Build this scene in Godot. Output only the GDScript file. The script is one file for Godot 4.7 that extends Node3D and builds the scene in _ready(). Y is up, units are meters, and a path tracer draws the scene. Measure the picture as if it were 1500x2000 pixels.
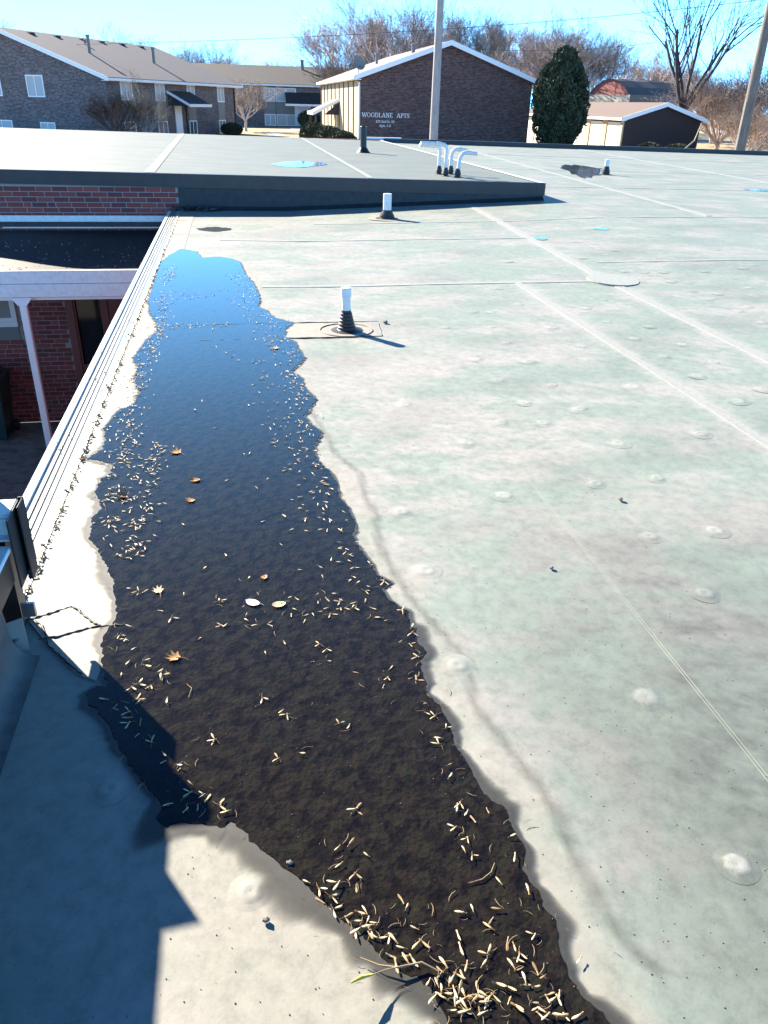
extends Node3D
# A flat school roof with ponded water, apartments beyond. y is up, metres; the lower roof lies near y = 0.

const POND := [-0.647,-10.292,-0.458,-10.085,-0.386,-9.659,-0.181,-9.719,-0.039,-9.578,0.052,-9.356,0.094,-8.622,0.166,-8.166,0.199,-7.661,0.207,-7.355,0.167,-7.153,0.238,-7.01,0.287,-6.744,0.384,-6.611,0.46,-6.535,0.365,-6.326,0.35,-6.107,0.411,-5.952,0.429,-5.697,0.45,-5.51,0.389,-5.341,0.328,-5.205,0.387,-5.062,0.391,-4.838,0.444,-4.614,0.392,-4.471,0.342,-4.328,0.374,-4.183,0.415,-4.075,0.387,-3.965,0.349,-3.818,0.35,-3.69,0.395,-3.574,0.424,-3.389,0.412,-3.251,0.44,-3.141,0.453,-2.99,0.426,-2.877,0.431,-2.767,0.47,-2.638,0.468,-2.56,0.52,-2.489,0.469,-2.449,0.489,-2.376,0.543,-2.284,0.53,-2.197,0.549,-2.173,0.534,-2.115,0.557,-2.046,0.524,-2.004,0.52,-1.932,0.513,-1.858,0.531,-1.792,0.547,-1.728,0.547,-1.668,0.539,-1.606,0.55,-1.578,0.562,-1.489,0.567,-1.433,0.583,-1.407,0.614,-1.361,0.613,-1.301,0.621,-1.237,0.594,-1.182,0.611,-1.134,0.613,-1.085,0.625,-1.031,0.611,-0.984,0.611,-0.942,0.608,-0.902,0.623,-0.86,0.656,-0.813,0.675,-0.765,0.623,-0.7,0.488,-0.697,0.37,-0.769,0.33,-0.852,0.32,-0.889,0.316,-0.926,0.29,-0.958,0.252,-0.989,0.219,-1.023,0.189,-1.07,0.158,-1.108,0.133,-1.142,0.099,-1.192,0.065,-1.234,0.031,-1.27,-0.004,-1.311,-0.04,-1.356,-0.067,-1.399,-0.1,-1.438,-0.13,-1.423,-0.167,-1.445,-0.192,-1.44,-0.218,-1.455,-0.239,-1.454,-0.263,-1.442,-0.289,-1.481,-0.281,-1.524,-0.321,-1.588,-0.363,-1.649,-0.4,-1.73,-0.431,-1.796,-0.454,-1.857,-0.513,-1.933,-0.543,-2.001,-0.512,-2.035,-0.478,-2.013,-0.495,-2.083,-0.516,-2.173,-0.531,-2.273,-0.515,-2.33,-0.495,-2.397,-0.535,-2.64,-0.585,-2.786,-0.632,-2.915,-0.673,-2.984,-0.691,-3.183,-0.66,-3.278,-0.716,-3.442,-0.707,-3.582,-0.67,-3.667,-0.669,-3.76,-0.729,-3.805,-0.81,-3.848,-0.754,-3.955,-0.747,-4.08,-0.784,-4.28,-0.733,-4.564,-0.657,-4.654,-0.648,-4.88,-0.705,-5.145,-0.703,-5.392,-0.761,-5.604,-0.742,-5.809,-0.694,-6.201,-0.65,-6.335,-0.661,-6.595,-0.73,-6.844,-0.768,-7.106,-0.807,-7.469,-0.813,-8.125,-0.825,-8.753,-0.835,-9.349,-0.755,-9.879]
const TIDE := [0.276,-4.847,0.38,-4.544,0.422,-4.193,0.469,-3.742,0.556,-3.505,0.537,-3.274,0.558,-3.061,0.525,-2.807,0.544,-2.559,0.579,-2.338,0.646,-2.136,0.683,-1.987,0.65,-1.764,0.689,-1.604,0.724,-1.46,0.749,-1.331,0.739,-1.22,0.748,-1.13,0.751,-1.035,0.77,-0.957,0.81,-0.892]
const SEEDS := [0.604,-0.834,0,0.569,-0.835,0,0.551,-0.836,0,0.566,-0.84,0,0.532,-0.844,0,0.513,-0.851,0,0.52,-0.86,0,0.395,-0.866,0,0.411,-0.87,0,0.506,-0.871,0,0.471,-0.872,0,0.564,-0.874,0,0.469,-0.877,0,0.46,-0.878,0,0.373,-0.88,0,0.546,-0.882,0,0.334,-0.883,0,0.575,-0.885,0,0.423,-0.887,0,0.359,-0.887,0,0.384,-0.891,0,0.35,-0.893,0,0.422,-0.897,0,0.431,-0.9,0,0.522,-0.902,0,0.375,-0.905,0,0.393,-0.906,0,0.336,-0.907,0,0.403,-0.909,0,0.5,-0.91,0,0.51,-0.913,0,0.465,-0.914,0,0.365,-0.917,0,0.317,-0.919,0,0.557,-0.921,0,0.331,-0.921,0,0.443,-0.924,0,0.544,-0.929,0,0.357,-0.929,0,0.325,-0.935,0,0.348,-0.935,0,0.384,-0.945,0,0.515,-0.945,0,0.496,-0.946,0,0.65,-0.948,0,0.366,-0.954,0,0.312,-0.954,0,0.427,-0.961,0,0.34,-0.965,0,0.504,-0.968,0,0.353,-0.974,0,0.518,-0.975,0,0.4,-0.976,0,0.449,-0.988,0,0.274,-0.994,1,0.513,-1.002,0,0.247,-1.006,1,0.282,-1.011,1,0.565,-1.013,0,0.257,-1.013,1,0.505,-1.015,0,0.394,-1.019,0,0.232,-1.022,1,0.274,-1.027,1,0.309,-1.039,5,0.477,-1.039,0,0.257,-1.044,1,0.396,-1.048,0,0.22,-1.06,1,0.243,-1.061,1,0.31,-1.067,1,0.486,-1.068,0,0.209,-1.074,1,0.2,-1.08,1,0.513,-1.084,0,0.426,-1.088,0,0.172,-1.089,1,0.446,-1.09,0,0.186,-1.092,1,0.212,-1.093,1,0.224,-1.096,1,0.199,-1.1,1,0.168,-1.11,1,0.588,-1.112,0,0.293,-1.12,1,0.203,-1.125,1,0.156,-1.125,1,0.18,-1.133,1,0.292,-1.139,1,0.13,-1.147,1,0.532,-1.148,0,0.109,-1.171,1,0.129,-1.179,1,0.19,-1.201,1,0.103,-1.204,1,0.148,-1.211,1,0.592,-1.222,3,0.081,-1.224,1,0.191,-1.229,1,0.485,-1.234,3,0.471,-1.249,3,0.165,-1.265,1,0.232,-1.272,1,0.592,-1.273,3,0.486,-1.287,3,0.186,-1.311,1,0.166,-1.315,1,0.465,-1.324,3,0.522,-1.335,3,0.512,-1.369,3,0.564,-1.371,3,0.491,-1.395,3,0.497,-1.395,3,0.223,-1.423,5,0.224,-1.423,5,-0.102,-1.467,5,-0.221,-1.481,1,0.488,-1.484,3,-0.13,-1.49,4,-0.127,-1.493,5,-0.186,-1.501,4,-0.166,-1.511,4,-0.253,-1.514,4,0.495,-1.529,3,-0.171,-1.532,4,-0.207,-1.546,4,-0.202,-1.57,4,0.494,-1.618,3,0.031,-1.632,5,-0.241,-1.633,4,0.509,-1.635,3,0.09,-1.643,5,-0.249,-1.651,4,-0.279,-1.67,4,0.532,-1.678,3,-0.29,-1.707,4,0.509,-1.733,3,-0.145,-1.733,4,-0.145,-1.733,4,0.25,-1.736,5,0.22,-1.744,5,0.484,-1.751,3,-0.323,-1.752,4,-0.37,-1.781,4,0.498,-1.792,3,0.067,-1.804,5,-0.361,-1.824,4,0.061,-1.828,5,-0.396,-1.842,4,-0.389,-1.861,4,-0.401,-1.889,4,-0.001,-1.891,5,0.383,-1.896,3,0.492,-1.91,3,-0.446,-1.916,4,0.477,-1.917,3,0.4,-1.926,3,-0.289,-1.932,4,-0.37,-1.939,4,-0.424,-1.941,4,-0.38,-1.948,4,-0.471,-1.955,4,0.309,-1.968,5,0.415,-1.97,3,-0.403,-1.998,4,-0.345,-2,4,-0.381,-2.013,4,0.519,-2.021,3,-0.316,-2.025,4,-0.313,-2.044,4,0.215,-2.044,5,0.167,-2.047,5,-0.333,-2.058,4,-0.443,-2.063,4,0.511,-2.093,3,0.223,-2.101,5,0.019,-2.107,5,-0.373,-2.107,4,0.49,-2.12,3,-0.382,-2.128,4,0.201,-2.134,5,-0.422,-2.138,4,0.529,-2.149,3,0.083,-2.166,5,0.532,-2.179,3,-0.409,-2.206,4,-0.202,-2.227,4,0.463,-2.238,3,-0.439,-2.253,4,0.441,-2.254,3,-0.449,-2.259,4,0.048,-2.265,2,0.52,-2.269,3,0.16,-2.269,2,-0.003,-2.275,2,-0.47,-2.284,4,0.524,-2.29,3,-0.122,-2.291,2,0.052,-2.295,2,-0.127,-2.296,2,-0.107,-2.298,2,0.199,-2.3,2,-0.035,-2.303,2,0.262,-2.307,2,0.163,-2.311,2,0.12,-2.312,2,-0.43,-2.322,4,0.211,-2.325,2,0.355,-2.326,2,0.41,-2.327,2,0.34,-2.328,2,0.318,-2.331,2,0.3,-2.334,2,-0.043,-2.336,2,0.257,-2.346,2,0.141,-2.346,2,-0.302,-2.361,4,0.364,-2.363,2,0.397,-2.366,2,0.319,-2.381,2,0.303,-2.383,2,-0.057,-2.389,2,0.224,-2.389,2,-0.337,-2.412,4,0.255,-2.413,2,0.302,-2.429,2,0.142,-2.429,2,0.218,-2.43,2,0.407,-2.434,2,0.133,-2.442,2,-0.133,-2.446,2,-0.134,-2.447,5,0.434,-2.454,2,0.005,-2.484,2,0.49,-2.489,3,0.472,-2.5,3,-0.266,-2.501,4,-0.439,-2.521,4,0.26,-2.546,5,-0.417,-2.548,4,-0.437,-2.562,4,-0.461,-2.576,4,-0.031,-2.578,5]
const BUMPS := [2.073,-6.165,2.044,-5.698,1.685,-5.317,2.047,-5.191,1.703,-4.827,2.029,-4.679,1.728,-4.381,2.041,-4.228,2.581,-5.507,2.565,-6.068,3.09,-5.649,3.383,-5.965,3.385,-5.432,3.097,-6.167,2.551,-4.566,2.03,-3.676,2.548,-3.729,3.08,-4.191,3.092,-4.696,3.372,-4.967,3.081,-5.166,3.374,-4.369,4.424,-6.319,4.61,-6.456,4.434,-6.793,5.068,-7.162,4.452,-7.14,4.596,-7.474,4.449,-7.57,5.066,-7.986,4.598,-8.016,4.4,-8.052,4.601,-8.853,5.082,-8.696,4.407,-9.09,4.194,-8.146,3.124,-6.653,3.407,-6.928,2.565,-6.893,3.417,-8.125,2.583,-7.565,2.067,-6.697,3.14,-8.922,4.424,-10.011,4.608,-9.847,4.632,-9.35,4.063,-8.959,5.834,-10.329,5.718,-10.398,5.875,-9.16,6.542,-9.185,5.834,-9.833,4.619,-6.977,5.337,-8.584,4.41,-5.93,5.783,-8.198,5.57,-8.063,1.479,-4.076,1.724,-4.036,1.199,-3.809,0.674,-2.56,1.69,-3.213,1.197,-3.161,2.021,-3.22,1.703,-2.68,2.015,-2.68,1.196,-1.717,1.702,-2.23,2.54,-3.73,1.13,-1.11,0.647,-1.966,0.678,-3.07,-0.056,-1.23,-0.424,-1.601,2.015,-4.214,0.978,-4.473,1.122,-9.361,0.567,-9.101,1.683,-6.218,2.216,-6.656]

var M := {}
var used := {}
var rng := RandomNumberGenerator.new()
var nz := FastNoiseLite.new()

class MB:
	var v := PackedVector3Array()
	var n := PackedVector3Array()
	var c := PackedColorArray()
	var u := PackedVector2Array()
	var i := PackedInt32Array()
	var col := Color.WHITE
	func uvof(p: Vector3, m: Vector3) -> Vector2:
		if absf(m.y) > 0.72: return Vector2(p.x, p.z)
		if absf(m.x) > absf(m.z): return Vector2(p.z, -p.y)
		return Vector2(p.x, -p.y)
	func put(p: Vector3, m: Vector3, w: Vector2) -> int:
		v.append(p); n.append(m); c.append(col); u.append(w)
		return v.size() - 1
	func tri(a: Vector3, b: Vector3, d: Vector3) -> void:
		# a, b, d run counter-clockwise seen from outside
		var m := (b - a).cross(d - a).normalized()
		var k := v.size()
		for p in [a, b, d]: put(p, m, uvof(p, m))
		i.append_array([k, k + 2, k + 1])
	func quad(a: Vector3, b: Vector3, d: Vector3, e: Vector3) -> void:
		var m := (d - a).cross(e - b).normalized()
		var k := v.size()
		for p in [a, b, d, e]: put(p, m, uvof(p, m))
		i.append_array([k, k + 2, k + 1, k, k + 3, k + 2])
	func box(lo: Vector3, hi: Vector3, bev := 0.0) -> void:
		obox(Transform3D(Basis.IDENTITY, (lo + hi) * 0.5), hi - lo, bev)
	func obox(t: Transform3D, s: Vector3, bev := 0.0) -> void:
		var h := s * 0.5
		var b: float = minf(bev, minf(h.x, minf(h.y, h.z)) * 0.9)
		var ax := [Vector3.RIGHT, Vector3.UP, Vector3.BACK]
		for k in 3:
			for sg in [-1.0, 1.0]:
				var w: Vector3 = ax[k] * sg
				var p: Vector3 = ax[(k + 1) % 3] * sg
				var q: Vector3 = ax[(k + 2) % 3]
				var hw: float = h[k]; var hp: float = h[(k + 1) % 3] - b; var hq: float = h[(k + 2) % 3] - b
				quad(t * (w * hw - p * hp - q * hq), t * (w * hw + p * hp - q * hq), t * (w * hw + p * hp + q * hq), t * (w * hw - p * hp + q * hq))
		if b <= 0.0: return
		for k in 3:
			var a1: int = (k + 1) % 3
			var a2: int = (k + 2) % 3
			for s1 in [-1.0, 1.0]:
				for s2 in [-1.0, 1.0]:
					var along: Vector3 = ax[k] * (h[k] - b) * s1 * s2
					var e1: Vector3 = ax[a1] * h[a1] * s1 + ax[a2] * (h[a2] - b) * s2
					var e2: Vector3 = ax[a1] * (h[a1] - b) * s1 + ax[a2] * h[a2] * s2
					quad(t * (e1 - along), t * (e2 - along), t * (e2 + along), t * (e1 + along))
		for sx in [-1.0, 1.0]:
			for sy in [-1.0, 1.0]:
				for sz in [-1.0, 1.0]:
					var s3 := Vector3(sx, sy, sz)
					var q1 := t * (Vector3(h.x, h.y - b, h.z - b) * s3)
					var q2 := t * (Vector3(h.x - b, h.y, h.z - b) * s3)
					var q3 := t * (Vector3(h.x - b, h.y - b, h.z) * s3)
					if sx * sy * sz > 0: tri(q1, q2, q3)
					else: tri(q1, q3, q2)
	func tube(p: Array, r: Array, sides := 8, caps := true) -> void:
		var start := v.size()
		var side := Vector3.ZERO
		for k in p.size():
			var d: Vector3 = (p[mini(k + 1, p.size() - 1)] - p[maxi(k - 1, 0)]).normalized()
			if k == 0: side = d.cross(Vector3.UP if absf(d.y) < 0.9 else Vector3.RIGHT).normalized()
			side = (side - d * side.dot(d)).normalized()
			var up := side.cross(d)
			var len := 0.0
			for s in sides + 1:
				var a := TAU * s / sides
				var m := side * cos(a) + up * sin(a)
				put(p[k] + m * r[k], m, Vector2(float(s) / sides, p[k].y))
		var w := sides + 1
		for k in p.size() - 1:
			for s in sides:
				var a := start + k * w + s
				i.append_array([a, a + 1, a + w + 1, a, a + w + 1, a + w])
		if caps:
			for e in [0, p.size() - 1]:
				var d: Vector3 = (p[0] - p[1]).normalized() if e == 0 else (p[e] - p[e - 1]).normalized()
				var k0 := put(p[e], d, Vector2.ZERO)
				for s in sides: put(v[start + e * w + s], d, Vector2.ZERO)
				for s in sides:
					var a := k0 + 1 + s
					var b := k0 + 1 + (s + 1) % sides
					if e == 0: i.append_array([k0, b, a])
					else: i.append_array([k0, a, b])
	func lathe(prof: Array, sides := 20, at := Vector3.ZERO) -> void:
		# prof: Vector2(radius, y) from the bottom to the top
		for k in prof.size() - 1:
			var p: Vector2 = prof[k]
			var q: Vector2 = prof[k + 1]
			var t := (q - p).normalized()
			var nn := Vector2(t.y, -t.x)
			var k0 := v.size()
			for s in sides + 1:
				var a := TAU * s / sides
				var d := Vector3(cos(a), 0, sin(a))
				var m := (d * nn.x + Vector3.UP * nn.y).normalized()
				put(at + d * p.x + Vector3.UP * p.y, m, Vector2(a, p.y))
				put(at + d * q.x + Vector3.UP * q.y, m, Vector2(a, q.y))
			for s in sides:
				var a := k0 + s * 2
				i.append_array([a, a + 3, a + 1, a, a + 2, a + 3])
	func prism(poly: PackedVector2Array, lo: float, hi: float) -> void:
		# poly in x and z; a flat slab between two heights
		var tr := Geometry2D.triangulate_polygon(poly)
		for k in range(0, tr.size(), 3):
			var a := Vector3(poly[tr[k]].x, hi, poly[tr[k]].y)
			var b := Vector3(poly[tr[k + 1]].x, hi, poly[tr[k + 1]].y)
			var d := Vector3(poly[tr[k + 2]].x, hi, poly[tr[k + 2]].y)
			if (b - a).cross(d - a).y > 0: tri(a, b, d)
			else: tri(a, d, b)
		if hi - lo < 1e-5: return
		var cw := 1.0 if Geometry2D.is_polygon_clockwise(poly) else -1.0
		for k in poly.size():
			var p := poly[k]
			var q := poly[(k + 1) % poly.size()]
			var a := Vector3(p.x, lo, p.y); var b := Vector3(q.x, lo, q.y)
			var d := Vector3(q.x, hi, q.y); var e := Vector3(p.x, hi, p.y)
			if cw > 0: quad(b, a, e, d)
			else: quad(a, b, d, e)
	func mesh() -> ArrayMesh:
		var a := []
		a.resize(Mesh.ARRAY_MAX)
		a[Mesh.ARRAY_VERTEX] = v; a[Mesh.ARRAY_NORMAL] = n; a[Mesh.ARRAY_COLOR] = c
		a[Mesh.ARRAY_TEX_UV] = u; a[Mesh.ARRAY_INDEX] = i
		var m := ArrayMesh.new()
		m.add_surface_from_arrays(Mesh.PRIMITIVE_TRIANGLES, a)
		return m

# ---------------------------------------------------------------- helpers
func lin(r: float, g: float, b: float) -> Color:
	return Color(r, g, b).linear_to_srgb()

func numbered(called: String) -> String:
	var k: int = used.get(called, 0)
	used[called] = k + 1
	return called if k == 0 else "%s_%03d" % [called, k]

func thing(called: String, label: String, category: String, at := Vector3.ZERO, turn := 0.0, group := "") -> Node3D:
	var o := Node3D.new()
	o.name = numbered(called)
	add_child(o)
	o.position = at
	o.rotation.y = turn
	tag(o, label, category, group)
	return o

func tag(o: Node, label: String, category: String, group := "") -> void:
	o.set_meta("label", label)
	o.set_meta("category", category)
	if group: o.set_meta("group", group)

func part(called: String, mb, m: Material, parent: Node, at := Vector3.ZERO) -> MeshInstance3D:
	var o := MeshInstance3D.new()
	o.name = called if parent != self else numbered(called)
	o.mesh = mb.mesh() if mb is MB else mb
	o.material_override = m
	parent.add_child(o, true)
	o.position = at
	return o

func setting(called: String) -> Node3D:
	var o := Node3D.new()
	o.name = called
	add_child(o)
	o.set_meta("kind", "structure")
	return o

func noise_tex(sd: int, freq: float, oct: int, cols: Array, size := 512, offs := [], kind := FastNoiseLite.TYPE_SIMPLEX_SMOOTH, bump := 0.0) -> NoiseTexture2D:
	var f := FastNoiseLite.new()
	f.seed = sd; f.frequency = freq; f.fractal_octaves = oct; f.noise_type = kind; f.fractal_gain = 0.62
	var t := NoiseTexture2D.new()
	t.width = size; t.height = size; t.seamless = true; t.noise = f
	if bump > 0.0:
		t.as_normal_map = true
		t.bump_strength = bump
	elif cols.size():
		var g := Gradient.new()
		var o := PackedFloat32Array(); var cc := PackedColorArray()
		for k in cols.size():
			o.append(offs[k] if offs.size() else float(k) / (cols.size() - 1))
			cc.append(cols[k])
		g.offsets = o; g.colors = cc
		t.color_ramp = g
	return t

func mat(key: String, c: Color, rough := 0.8, opt := {}) -> StandardMaterial3D:
	var m := StandardMaterial3D.new()
	m.resource_name = key
	m.albedo_color = c
	m.roughness = rough
	m.metallic = opt.get("metal", 0.0)
	if opt.has("tex"):
		m.albedo_texture = opt.tex
		m.uv1_triplanar = opt.get("tri", true)
		m.uv1_world_triplanar = opt.get("world", true)
		var s = opt.get("scale", 1.0)
		m.uv1_scale = s if s is Vector3 else Vector3.ONE * float(s)
	if opt.has("normal"):
		m.normal_enabled = true; m.normal_texture = opt.normal; m.normal_scale = opt.get("nscale", 1.0)
	if opt.has("height"):
		m.heightmap_enabled = true; m.heightmap_texture = opt.height; m.heightmap_scale = opt.get("hscale", 0.5)
	if opt.has("spec"): m.metallic_specular = opt.spec
	if opt.get("vcol", false): m.vertex_color_use_as_albedo = true
	M[key] = m
	return m

# height of the lower roof: flat beside the gutter, then rising away from it
func roof_y(x: float, z: float) -> float:
	var a := 0.012 + 0.0024 * maxf(0.0, -z - 2.0)
	var y := a * clampf(x - 0.9, 0.0, 4.9)
	if x > 5.8: y -= 0.0135 * (x - 5.8) * clampf(-z / 31.0, 0.0, 1.0)
	return y

func upper_y(x: float) -> float:
	return 0.55 - 0.0135 * (x + 0.85)

func on_roof(x: float, z: float, lift := 0.0) -> Vector3:
	return Vector3(x, roof_y(x, z) + lift, z)

func _ready() -> void:
	rng.seed = 20240311
	# ---------------- camera, sky, sun, exposure
	var cam := Camera3D.new()
	cam.name = "camera"
	cam.keep_aspect = Camera3D.KEEP_HEIGHT
	cam.fov = 66.86
	cam.near = 0.05
	cam.far = 2000.0
	cam.transform = Transform3D(Basis(Vector3(0.984, 0.024, 0.178), Vector3(0.062, 0.885, -0.462), Vector3(-0.168, 0.465, 0.869)).orthonormalized(), Vector3(0, 1.65, 0))
	add_child(cam)
	cam.current = true
	var sky := ProceduralSkyMaterial.new()
	sky.sky_top_color = lin(0.002, 0.010, 0.06)
	sky.sky_horizon_color = lin(0.245, 0.79, 1.55)
	sky.sky_curve = 0.2
	sky.ground_bottom_color = lin(0.12, 0.12, 0.11)
	sky.ground_horizon_color = lin(0.25, 0.3, 0.34)
	sky.ground_curve = 0.1
	sky.sun_angle_max = 1.0
	sky.sky_energy_multiplier = 1.0
	var env := Environment.new()
	env.background_mode = Environment.BG_SKY
	env.sky = Sky.new()
	env.sky.sky_material = sky
	env.background_energy_multiplier = 1.0
	env.tonemap_mode = Environment.TONE_MAPPER_LINEAR
	env.tonemap_exposure = 4.0
	env.sdfgi_enabled = true
	env.ssao_enabled = true
	env.ssil_enabled = true
	var we := WorldEnvironment.new()
	we.name = "world_environment"
	we.environment = env
	add_child(we)
	var sun := DirectionalLight3D.new()
	sun.name = "sun"
	sun.light_energy = 1.6
	sun.light_color = Color(1.0, 0.95, 0.87)
	sun.light_angular_distance = 0.53
	sun.shadow_enabled = true
	add_child(sun)
	sun.look_at_from_position(Vector3(-0.545, 0.525, -0.80) * 50.0, Vector3.ZERO, Vector3.UP)
	materials()
	ground()
	lower_roof()
	pond()
	roof_edge_gutter()
	upper_roof()
	courtyard()
	near_curb()
	roof_pipes()
	far_buildings()
	poles_and_wires()
	plants()
	litter()

func brick_image(sd: int, cols: Array, mortar: Color, bw: int, bh: int, nx: int, ny: int) -> ImageTexture:
	# brickwork too far away to tell its bricks apart: one tone for each brick, pale joints
	var r := RandomNumberGenerator.new()
	r.seed = sd
	var im := Image.create(bw * nx, bh * ny, false, Image.FORMAT_RGB8)
	im.fill(mortar)
	for y in ny:
		for x in range(-1, nx):
			var c: Color = cols[r.randi() % cols.size()]
			c = c * r.randf_range(0.65, 1.2) if r.randf() < 0.86 else c.lerp(mortar, 0.5); c.a = 1
			im.fill_rect(Rect2i(x * bw + (bw / 2 if y % 2 else 0), y * bh, bw - 1, bh - 1).intersection(Rect2i(0, 0, bw * nx, bh * ny)), c)
	im.generate_mipmaps()
	return ImageTexture.create_from_image(im)

func materials() -> void:
	var grain := noise_tex(3, 0.13, 5, [Color(0.86, 0.86, 0.86), Color(0.95, 0.95, 0.95), Color(1, 1, 1)], 1024)
	var mottle := noise_tex(4, 0.014, 7, [Color(0.86, 0.865, 0.865), Color(0.95, 0.95, 0.95), Color(1, 1, 1)], 1024, [0.15, 0.5, 0.85])
	mottle.noise.fractal_gain = 0.78
	var fine := noise_tex(5, 0.22, 3, [], 512)
	mat("membrane", Color.WHITE, 0.62, {"tex": mottle, "scale": 0.83, "vcol": true, "height": fine, "hscale": 0.02, "spec": 0.36})
	mat("strip", lin(0.300, 0.282, 0.238), 0.65, {"tex": mottle, "scale": 1.1, "height": fine, "hscale": 0.015})
	mat("seam", lin(0.30, 0.305, 0.288), 0.65, {"tex": mottle, "scale": 1.3})
	mat("crease", lin(0.232, 0.262, 0.236), 0.65)
	mat("tape", lin(0.29, 0.31, 0.285), 0.65, {"tex": mottle, "scale": 1.3})
	mat("plate", lin(0.41, 0.42, 0.40), 0.6, {"tex": grain, "scale": 3.1})
	mat("damp", lin(0.055, 0.055, 0.053), 0.45, {"tex": noise_tex(8, 0.05, 5, [Color(0.5, 0.5, 0.52), Color(0.8, 0.8, 0.8), Color(1, 1, 1)], 1024), "scale": 1.7})
	var de := mat("damp_edge", Color.WHITE, 0.5, {"tex": mottle, "scale": 2.3, "vcol": true})
	de.transparency = BaseMaterial3D.TRANSPARENCY_ALPHA
	mat("half_damp", lin(0.17, 0.168, 0.158), 0.55, {"tex": mottle, "scale": 1.9})
	mat("bed", Color.WHITE, 0.75, {"tex": noise_tex(11, 0.016, 6, [lin(0.007, 0.0064, 0.0056), lin(0.011, 0.0092, 0.0072), lin(0.020, 0.0160, 0.0112), lin(0.0135, 0.0145, 0.0092), lin(0.040, 0.028, 0.017)], 1024, [0.0, 0.4, 0.56, 0.72, 1.0]), "scale": 0.85, "height": noise_tex(12, 0.035, 5, [], 512, [], FastNoiseLite.TYPE_CELLULAR), "hscale": 0.9, "spec": 0.06})
	var w := mat("water", Color(0.08, 0.09, 0.085, 0.03), 0.02, {})
	w.transparency = BaseMaterial3D.TRANSPARENCY_ALPHA
	w.metallic_specular = 0.5
	w.normal_enabled = true
	w.normal_texture = noise_tex(14, 0.012, 3, [], 512, [], FastNoiseLite.TYPE_SIMPLEX_SMOOTH, 1.2)
	w.normal_scale = 0.05
	w.uv1_triplanar = true; w.uv1_world_triplanar = true; w.uv1_scale = Vector3.ONE * 0.8
	mat("sealant", lin(0.035, 0.036, 0.038), 0.55)
	mat("white_metal", lin(0.80, 0.80, 0.78), 0.4, {"tex": noise_tex(17, 0.02, 5, [Color(0.9, 0.9, 0.89), Color(0.97, 0.97, 0.97), Color(1, 1, 1)], 512), "scale": 0.9})
	# perforated leaf guard: rows of small round holes, finer than a pixel of the picture
	var im := Image.create(64, 64, false, Image.FORMAT_RGB8)
	for y in 64:
		for x in 64:
			var q := Vector2(fposmod(x + (4 if (y / 8) % 2 else 0), 8) - 4, fposmod(y, 8) - 4)
			im.set_pixel(x, y, Color(0.28, 0.28, 0.28) if q.length() < 2.5 else Color(0.86, 0.87, 0.85))
	im.generate_mipmaps()
	var g := mat("guard", Color(0.92, 0.93, 0.92), 0.45, {"metal": 0.1})
	g.albedo_texture = ImageTexture.create_from_image(im)
	g.uv1_scale = Vector3(25.0, 25.0, 1.0)
	mat("pvc", lin(0.78, 0.79, 0.79), 0.35, {"tex": noise_tex(19, 0.03, 4, [Color(0.86, 0.85, 0.82), Color(1, 1, 1)], 256), "scale": 2.0})
	mat("rubber", lin(0.022, 0.023, 0.024), 0.5, {"tex": noise_tex(21, 0.05, 4, [Color(0.6, 0.6, 0.6), Color(1, 1, 1)], 256), "scale": 3.0})
	mat("steel", lin(0.45, 0.45, 0.45), 0.35, {"metal": 0.9})
	mat("brown_metal", lin(0.034, 0.027, 0.026), 0.42, {"tex": noise_tex(23, 0.02, 4, [Color(0.8, 0.8, 0.8), Color(1, 1, 1)], 256), "scale": 0.6})
	mat("black_metal", lin(0.012, 0.013, 0.016), 0.45)
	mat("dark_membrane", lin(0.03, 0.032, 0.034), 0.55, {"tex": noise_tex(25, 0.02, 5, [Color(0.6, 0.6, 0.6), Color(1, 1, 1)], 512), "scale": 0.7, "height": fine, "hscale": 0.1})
	mat("shade_toned_membrane", lin(0.09, 0.092, 0.093), 0.6, {"tex": noise_tex(26, 0.012, 5, [Color(0.55, 0.55, 0.55), Color(0.85, 0.85, 0.85), Color(1, 1, 1)], 512), "scale": 0.9, "height": fine, "hscale": 0.1})  # roof membrane on the curb, its colour lowered to deepen the shade there
	mat("mortar", lin(0.42, 0.39, 0.36), 0.95, {"tex": noise_tex(27, 0.1, 3, [Color(0.75, 0.75, 0.75), Color(1, 1, 1)], 256), "scale": 3.0})
	var bt := noise_tex(29, 0.06, 4, [Color(0.72, 0.70, 0.70), Color(1, 1, 1)], 256)
	var bc := [[0.155, 0.045, 0.042], [0.125, 0.038, 0.038], [0.19, 0.060, 0.050], [0.105, 0.036, 0.040], [0.165, 0.055, 0.055]]
	for k in 5: mat("brick%d" % k, lin(bc[k][0] * 2.1, bc[k][1] * 1.55, bc[k][2] * 1.4), 0.9, {"tex": bt, "scale": 4.0})
	mat("concrete", lin(0.26, 0.24, 0.21), 0.9, {"tex": noise_tex(31, 0.015, 6, [Color(0.65, 0.65, 0.65), Color(0.9, 0.9, 0.9), Color(1, 1, 1)], 512), "scale": 0.4})
	mat("red_paint", lin(0.19, 0.045, 0.038), 0.5)
	mat("glass", lin(0.012, 0.015, 0.017), 0.06)
	mat("bin_plastic", lin(0.012, 0.045, 0.042), 0.45)
	mat("white_paint", lin(0.82, 0.82, 0.80), 0.5)
	mat("grey_panel", lin(0.20, 0.195, 0.18), 0.7)
	mat("grass", Color.WHITE, 0.95, {"tex": noise_tex(33, 0.02, 6, [lin(0.16, 0.13, 0.075), lin(0.30, 0.245, 0.14), lin(0.38, 0.31, 0.18), lin(0.22, 0.21, 0.10)], 1024), "scale": 0.09})
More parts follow.
